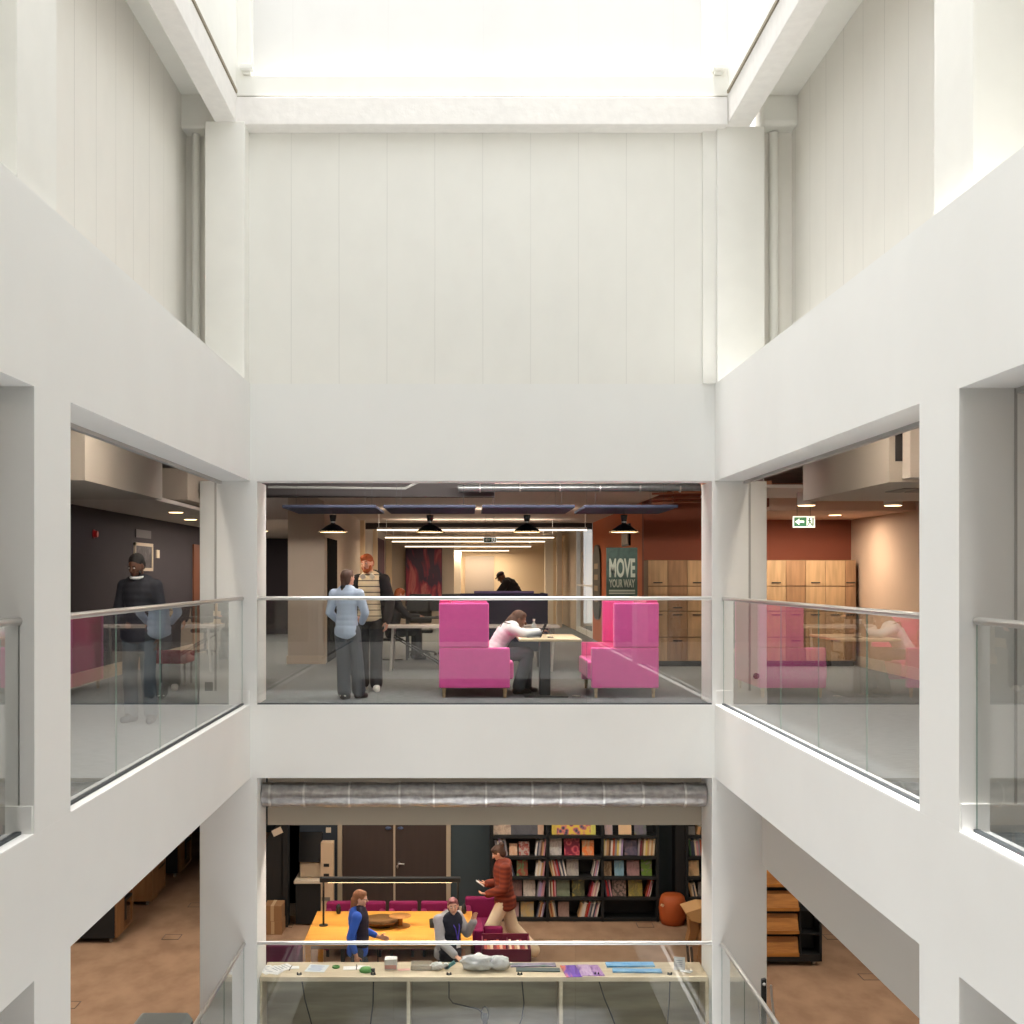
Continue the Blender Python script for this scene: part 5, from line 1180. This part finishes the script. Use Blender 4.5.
# 1 man on the left gallery
p = Person('man in a dark jacket on the left gallery looking down, hands before his waist', (-3.34, -1.63, 0), 168, .985, SK_D, 1.08, LIPD,
    face=(.12, .85, -.35), head=(.01, .055, 1.625), neck=(0, .0, 1.47), elL=(-.235, -.03, 1.13), wrL=(-.235, .04, .89), elR=(.24, .0, 1.14), wrR=(.12, .21, 1.04), hdR=(-.7, .3, -.1), pnR=(0, -.4, -1),
    kneeL=(-.12, .05, .50), ankL=(-.13, .0, .09), ankR=(.10, -.02, .09), footL=(-.3, 1), footR=(.25, 1), pnL=(.8, .2, 0))
p.top('jacket', JDARK, .024, hem=.05); p.trousers(TSLATE, .016); p.shoes(SHB2); p.brows(HBL)
p.hair(HBL, [((0, -.022, .045), (.080, .092, .082)), ((0, -.05, 0), (.077, .055, .08))])
p.hair(HBL, [((0, .056, -.096), (.044, .034, .026)), ((.052, .03, -.062), (.014, .026, .03)), ((-.052, .03, -.062), (.014, .026, .03))], 'beard')
cl = MB()
for i in range(14):
    a = 2*PI*i/14; b = 2*PI*(i+1)/14; r_ = .068; N_ = Vector((0, .034, 1.508))
    cl.cap(N_+Vector((r_*math.cos(a), r_*math.sin(a)+.01, -.012*math.sin(a))), N_+Vector((r_*math.cos(b), r_*math.sin(b)+.01, -.012*math.sin(b))), .014, n=8)
obj_local('shirt_collar', cl, PAPER, p.root)
cl = MB()
for i in range(2, 17):
    a = PI*.5+2*PI*i/18; b = PI*.5+2*PI*(i+1)/18; N_ = Vector((0, -.0, 1.475))
    cl.cap(N_+Vector((.088*math.cos(a), .088*math.sin(a), 0)), N_+Vector((.088*math.cos(b), .088*math.sin(b), 0)), .03, n=8)
obj_local('jacket_collar', cl, JDARK, p.root)
obj_local('shirt_cuff', MB().cap(p.v('wrL')+Vector((0, .0, .015)), p.v('wrL')+Vector((0, .006, -.012)), .036), PAPER, p.root)
hw = p.world(p.v('wrR')+Vector((-.07, .05, 0)))
hr = thing('handheld_radio', 'black handheld radio held by the man on the left gallery', 'radio', tuple(hw))
obj('radio_body', box1(hw.x-.03, hw.x+.03, hw.y-.02, hw.y+.02, hw.z-.08, hw.z+.06), BLACK, hr, .006); obj('antenna', MB().cyl(hw+Vector((.015, 0, .06)), hw+Vector((.015, 0, .18)), .007), BLACK, hr)
# 2 woman seen from behind
p = Person('woman in a light blue top seen from behind, long ponytail, at the back gallery glass', (-1.445, .66, 0), -12, .905, SK_L, .9,
    face=(.45, .9, .15), head=(.01, .01, 1.63), elL=(-.25, .02, 1.16), wrL=(-.16, .17, 1.03), hdL=(.5, .6, .2), elR=(.25, .02, 1.16), wrR=(.16, .17, 1.03), hdR=(-.5, .6, .2),
    ankL=(-.03, -.02, .09), kneeL=(-.06, .03, .5), hipL=(-.08, 0, .92), ankR=(.12, .16, .09), kneeR=(.11, .1, .5), footL=(.1, 1), footR=(.5, 1))
p.top('knit_top', LBLUE, .018, hem=.05); p.trousers(TGREY, .012, .078, .082, .96); p.shoes(SHB2)
hh = p.hair(HBR, CAP+[((0, -.085, -.02), (0, -.12, -.16), .036, .03), ((0, -.12, -.16), (0, -.13, -.36), .03, .014)])
obj_local('hair_tie', MB().cap(p.hp((0, -.106, -.105)), p.hp((0, -.11, -.115)), .036), BLACK, hh)
obj_local('shoe_stripe', MB().cap(p.v('ankL')+Vector((-.03, -.06, -.035)), p.v('ankL')+Vector((.03, -.06, -.035)), .016), SHW, p.root)
# 3 red-haired man
p = Person('red-haired bearded man in a black coat over a striped cream shirt, talking', (-1.25, 1.8, 0), 163, 1.02, SK_L, 1.02,
    face=(.08, 1, -.12), up=(.12, 0, 1), head=(.03, .04, 1.63), elL=(-.26, -.02, 1.14), wrL=(-.25, .06, .90), elR=(.26, -.02, 1.14), wrR=(.22, .10, .92), ankL=(-.12, .1, .09), kneeL=(-.11, .08, .5), footL=(-.5, 1))
p.top('shirt', stripe_mat('striped_shirt', (226, 208, 176), (70, 62, 60), .075, .011), .014, arms=0, hem=.01); p.top('coat', mat('black_coat', (32, 30, 36), .85), .030, shift=.034, hem=.06)
p.trousers(TBLK, .016, .064, .066); p.shoes(SHW); p.brows(HRED)
p.hair(HRED, [((0, -.012, .035), (.08, .096, .088)), ((0, .045, .075), (.06, .05, .04)), ((0, -.045, 0), (.076, .06, .08))])
p.hair(HRED, [((0, .052, -.09), (.05, .044, .036)), ((.052, .03, -.055), (.018, .03, .036)), ((-.052, .03, -.055), (.018, .03, .036)), ((0, .092, -.048), (.026, .008, .006))], 'beard')
cl = MB()
for sx in (-1, 1): cl.obox(Vector((sx*.05, .09, 1.44)), Matrix.Rotation(R(sx*38), 3, 'Y')@Matrix.Rotation(R(-25), 3, 'X'), .032, .008, .06)
obj_local('shirt_collar', cl, mat('cream_collar', (232, 222, 206), .8), p.root)
SEAT = dict(pelvis=(0, 0, .50), chest=(0, .06, .84), neck=(0, .10, 1.04), head=(0, .15, 1.20), hipL=(-.09, .02, .50), hipR=(.09, .02, .50), kneeL=(-.11, .46, .52), kneeR=(.11, .46, .52),
            ankL=(-.11, .46, .09), ankR=(.11, .46, .09), shL=(-.175, .09, .99), shR=(.175, .09, .99), elL=(-.22, .26, .80), elR=(.22, .26, .80), wrL=(-.12, .46, .80), wrR=(.12, .46, .80), hdL=(.2, 1, 0), hdR=(-.2, 1, 0), pnL=(0, 0, -1), pnR=(0, 0, -1))
# 4 seated red-head at the back desk
q_ = dict(SEAT); q_.update(face=(-.1, .9, -.3))
p = Person('person with copper hair in dark clothes seated at the back desk', (-1.32, 7.55, 0), -75, .97, SK_L, 1.0, **q_)
p.top('jumper', JDARK, .02); p.trousers(TBLK); p.shoes(SHB2); p.hair(HRED, CAP)
t = thing('stool', 'dark stool under the person with copper hair at the back desk', 'stool', (-1.32, 7.55, 0)); obj('seat', MB().cyl((-1.32, 7.55, .34), (-1.32, 7.55, .385), .19, n=24), BLACK, t); obj('post', MB().cyl((-1.32, 7.55, .02), (-1.32, 7.55, .34), .025), DGREY, t); obj('base', MB().cyl((-1.32, 7.55, 0), (-1.32, 7.55, .02), .2, n=24), DGREY, t)
# 5 leaning dark figure
p = Person('person in a black top and cap leaning over far behind the navy screen', (xa(517, 12), 12, 0), 68, .98, SK_D, 1.05, LIPD,
    pelvis=(0, -.08, .95), chest=(0, .08, 1.24), neck=(0, .24, 1.40), head=(0, .37, 1.50), face=(0, .8, -.6), shL=(-.18, .18, 1.37), shR=(.18, .18, 1.37), elL=(-.22, .34, 1.15), elR=(.22, .34, 1.15), wrL=(-.16, .5, 1.02), wrR=(.16, .5, 1.02), hdL=(0, 1, -.3), hdR=(0, 1, -.3), pnL=(0, 0, -1), pnR=(0, 0, -1),
    hipL=(-.09, -.08, .93), hipR=(.09, -.08, .93), kneeL=(-.1, -.03, .5), kneeR=(.1, -.03, .5), ankL=(-.1, -.1, .09), ankR=(.1, -.1, .09))
p.top('hooded_top', mat('black_hoodie', (30, 28, 30), .9), .036); p.trousers(TBLK); p.shoes(SHB2)
p.hair(BLACK, [((0, -.01, .05), (.084, .10, .07)), ((0, .10, .045), (.05, .05, .012))], 'cap')
t = thing('standing_desk', 'tall pale desk the person in the cap leans on', 'desk', (xa(503, 12), 12.0, 0))
xx = xa(489, 12)
obj('tabletop', box1(xx-.55, xx+.25, 11.6, 12.5, .96, .995), BEIGE, t)
for dx in (-.5, .2): obj('leg', box1(xx+dx-.03, xx+dx+.03, 12.0, 12.06, 0, .96), DGREY, t)
# 6 seated woman in white
q_ = dict(SEAT); q_.update(face=(-.05, .9, -.35), chest=(0, .15, .76), neck=(0, .28, .88), head=(0, .35, .965), shL=(-.16, .25, .84), shR=(.16, .25, .84), elL=(-.22, .42, .78), elR=(.20, .42, .78), wrL=(-.07, .60, .80), wrR=(.07, .60, .80), hdL=(.2, .9, .2), hdR=(-.2, .9, .2), pnL=(0, 0, -1), pnR=(0, 0, -1), ankL=(-.1, .44, .09), ankR=(.12, .34, .09))
p = Person('long-haired woman in a white top bent over the cafe table', (.33, 1.38, 0), -90, .98, SK_M, .95, LIPD, **q_)
p.top('white_top', mat('white_jersey', (226, 228, 232), .9, var=.04, scale=10), .018); p.trousers(TGREY, .012, .07, .072); p.shoes(SHB2)
p.hair(HBR, CAP+[((0, -.075, -.03), (0, -.13, -.17), .065, .055), ((0, -.13, -.17), (0, -.20, -.30), .055, .03)])
sb = MB().tube([Vector((-.02, .02, .55)), Vector((.0, -.035+.06, .72)), Vector((.10, .14, .93)), Vector((.17, .28, .90))], .006); obj_local('bag_strap', sb, BLACK, p.root)
# 7 woman in blue
F0 = -4.0
BLU = mat('bright_blue_knit', (52, 96, 196), .85)
p = Person('woman in a bright blue top with long reddish hair walking right behind the counter', (xa(357, 1.02), 1.08, F0), -84, .905, SK_L, .88,
    face=(.15, 1, -.15), head=(0, .04, 1.63), elR=(.22, -.10, 1.15), wrR=(.22, -.02, .90), elL=(-.20, .08, 1.14), wrL=(-.16, .30, 1.04), hdL=(.1, 1, -.2), kneeL=(-.09, .14, .52), ankL=(-.09, .20, .10), kneeR=(.09, -.02, .5), ankR=(.09, -.24, .12))
p.top('blue_top', BLU, .016, arms=.75, hem=.05); p.top('dark_waistcoat', mat('dark_plum_gilet', (44, 34, 48), .9), .024, shift=-.03, arms=0, low=False, sho=False); p.trousers(TGREY, .012); p.shoes(SHB2)
hh = p.hair(mat('hair_auburn', (150, 92, 56), .6, var=.2, scale=40), CAP+[((0, -.06, -.04), (0, -.07, -.20), .07, .045), ((0, -.07, -.20), (0, -.06, -.28), .045, .03)])
gl_ = MB()
for x in (-1, 1):
    pts = [p.hp((x*.031+.022*math.cos(a), .098, .003+.018*math.sin(a))) for a in [2*PI*i/12 for i in range(13)]]; gl_.tube(pts, .0022, 6); gl_.tube([p.hp((x*.053, .098, .006)), p.hp((x*.078, .0, .004))], .0022, 6)
gl_.tube([p.hp((-.01, .1, .006)), p.hp((.01, .1, .006))], .0022, 6); obj_local('glasses', gl_, BLACK, p.root)
# 8 lady with lanyard
p = Person('smiling lady in a grey cardigan and dark top with a lanyard, one hand raised', (xa(449, 1.1), 1.12, F0), -140, .86, SK_L, 1.12,
    face=(.6, .77, -.06), up=(.1, 0, 1), head=(.0, .09, 1.61), neck=(0, .05, 1.46), chest=(0, .05, 1.25), elR=(.25, .10, 1.16), wrR=(.20, .38, 1.0), hdR=(-.1, .9, -.35), pnR=(0, -.3, -1), elL=(-.26, .10, 1.17), wrL=(-.27, .24, 1.37), hdL=(-.1, .1, 1), pnL=(.2, 1, 0))
p.top('dark_top', mat('navy_top', (30, 32, 46), .9), .018, arms=0, hem=.06); p.top('cardigan', mat('grey_cardigan', (168, 166, 170), .9, var=.05, scale=30), .030, shift=.035, hem=.06, arms=.95); p.trousers(TBLK); p.shoes(SHB2)
p.hair(mat('hair_pinkish', (150, 82, 84), .6, var=.45, scale=30), [((0, -.02, .03), (.082, .095, .09)), ((0, .03, .07), (.062, .05, .032)), ((.0, -.10, .01), (.045, .04, .045)), ((.06, -.01, -.03), (.02, .04, .05)), ((-.06, -.01, -.03), (.02, .04, .05))]); p.brows(HBR)
ly = MB().tube([Vector((-.075, .09, 1.45)), Vector((-.04, .19, 1.32)), Vector((.0, .205, 1.14)), Vector((.04, .19, 1.32)), Vector((.075, .09, 1.45))], .008); o = obj_local('lanyard', ly, mat('violet_ribbon', (90, 70, 190), .6), p.root)
obj_local('name_badge', MB().obox(Vector((0, .215, 1.08)), Matrix.Identity(3), .035, .004, .05), PAPER, o)
# 9 walking woman
def plaid(name):
    m = mat(name, (146, 66, 42), .9, var=.25, scale=6); nt = m.node_tree; b = nt.nodes['Principled BSDF']; N = nt.nodes.new; L = nt.links.new
    tc = N('ShaderNodeTexCoord'); w1 = N('ShaderNodeTexWave'); w1.bands_direction = 'Z'; w1.inputs['Scale'].default_value = 4.5; w1.inputs['Distortion'].default_value = .6; L(tc.outputs['Object'], w1.inputs[0])
    mx = N('ShaderNodeMixRGB'); mx.inputs[1].default_value = lin((146, 66, 44)); mx.inputs[2].default_value = lin((116, 50, 38)); L(w1.outputs['Fac'], mx.inputs[0]); L(mx.outputs[0], b.inputs['Base Color']); return m
p = Person('woman in a rust checked jacket and cream trousers walking left with a phone', (xa(505, 3.2), 3.2, F0), 86, .965, SK_L, .95,
    face=(.05, .85, -.5), head=(0, .10, 1.61), neck=(0, .04, 1.46), chest=(0, .03, 1.25), elR=(.21, .0, 1.14), wrR=(.12, .26, 1.12), hdR=(-.2, 1, .1), pnR=(0, .1, 1), elL=(-.21, .0, 1.13), wrL=(-.12, .24, 1.03), hdL=(.1, 1, 0), pnL=(0, .2, 1),
    hipL=(-.09, .01, .92), kneeL=(-.09, .20, .53), ankL=(-.09, .33, .10), kneeR=(.09, -.10, .50), ankR=(.09, -.42, .15), footL=(0, 1, .25), footR=(0, 1, -.4))
p.top('checked_jacket', plaid('rust_check'), .034, hem=.10); p.trousers(mat('cream_trousers', (236, 216, 186), .85), .014, .088, .092, .97); p.shoes(SHW)
p.hair(HBR, CAP+[((0, -.10, .075), (.045, .045, .045))])
ph = p.world(Vector((.05, .37, 1.14)))
tag(obj('smartphone', MB().obox(ph, Matrix.Rotation(R(35), 3, 'Y'), .07, .035, .005), SILL, bevel=.002), 'pale smartphone in the hands of the woman in the rust jacket', 'phone')
# ================================================================ light and camera
wd = bpy.data.worlds.new('sky'); bpy.context.scene.world = wd; wd.use_nodes = True
bg = wd.node_tree.nodes['Background']; bg.inputs['Color'].default_value = (.955, .975, 1.0, 1); bg.inputs['Strength'].default_value = 1.25
sun = bpy.data.lights.new('sun', 'SUN'); sun.energy = 9.5; sun.angle = R(14); sun.color = (1, .985, .96)
so = bpy.data.objects.new('sun', sun); so.rotation_euler = (R(0), R(-4), 0); C.objects.link(so)
WARM = (1, .85, .70)
# unseen area lights added under the gallery ceilings for enough room light
for i, (x, y, z, sx, sy, p) in enumerate(((.2, 3.2, 2.98, 3.5, .3, 60), (-4.4, -6, 3.0, .4, 5, 50), (-4.2, 8, 2.42, .3, 5, 50), (-4.6, 14, 2.42, .3, 3, 30), (5.2, -6, 3.0, .4, 5, 60), (5.4, 5.0, 2.42, 1.2, .3, 40),
                                        (.3, -17, 3.0, 4, .4, 60))):
    area('ceiling_fill', (x, y, z), sx, sy, p, WARM)
# added fill lights hidden behind the bands, aimed in to brighten the rooms
area('edge_fill_left', (-2.95, -3.7, 2.92), .08, 4.4, 85, (1, .90, .78), (0, R(-62), 0))
area('edge_fill_right', (3.34, -3.7, 2.92), .08, 4.4, 85, (1, .88, .74), (0, R(62), 0))
area('edge_fill_back', (.2, .70, 2.92), 4.2, .08, 95, (1, .95, .88), (R(55), 0, 0))
# added upward fill over the strip lamps to brighten the back room ceiling
for y in (8.6, 13.0, 16.0, 20.0): area('ceiling_fill_up', (.2, y+.03, 2.42), 3.4, .06, 14, WARM, (PI, 0, 0))
for i, (x, y, sx, sy, p) in enumerate(((-1.0, 2.2, 3, .2, 100), (1.6, 3.9, 2.5, .2, 80), (-1.5, 4.6, 2.5, .2, 50), (-5.5, 2, .3, 5, 170), (-6.5, -6, .3, 5, 170), (6, -6, .3, 5, 170), (5.5, 1.5, 2, .3, 100), (0, -17, 4, .3, 60))):
    area('lower_ceiling_fill', (x, y, -.75), sx, sy, p*.42, (1, .91, .78))  # fill lights added under the lower ceiling, no fixtures modelled
area('counter_fill', (.2, 1.12, -1.45), 4.6, .06, 26, (1, .92, .82), (R(-38), 0, 0))  # unseen light added behind the beam to brighten the counter
area('basement_fill', (-6, -6, -5.0), 2, 8, 40, (1, .95, .88))  # unseen light added below so the pale floor bounces light upward
cam = bpy.data.cameras.new('camera'); co = bpy.data.objects.new('camera', cam); C.objects.link(co)
co.location = (0, CAMY, 1.5); co.rotation_euler = (PI/2, 0, 0); cam.sensor_width = 36; cam.lens = 36*1208.6/1024
cam.shift_x = (512-466)/1024; cam.shift_y = (575.5-512)/1024; cam.clip_end = 200; cam.clip_start = .05
sc = bpy.context.scene; sc.camera = co
sc.view_settings.view_transform = 'Standard'; sc.view_settings.look = 'None'; sc.view_settings.exposure = .58; sc.view_settings.gamma = 1
sc.view_settings.use_curve_mapping = False
sc.cycles.max_bounces = 10; sc.cycles.diffuse_bounces = 6; sc.cycles.glossy_bounces = 4; sc.cycles.transparent_max_bounces = 24; sc.cycles.sample_clamp_indirect = 6; sc.cycles.caustics_reflective = False; sc.cycles.caustics_refractive = False
sc.cycles.use_denoising = True
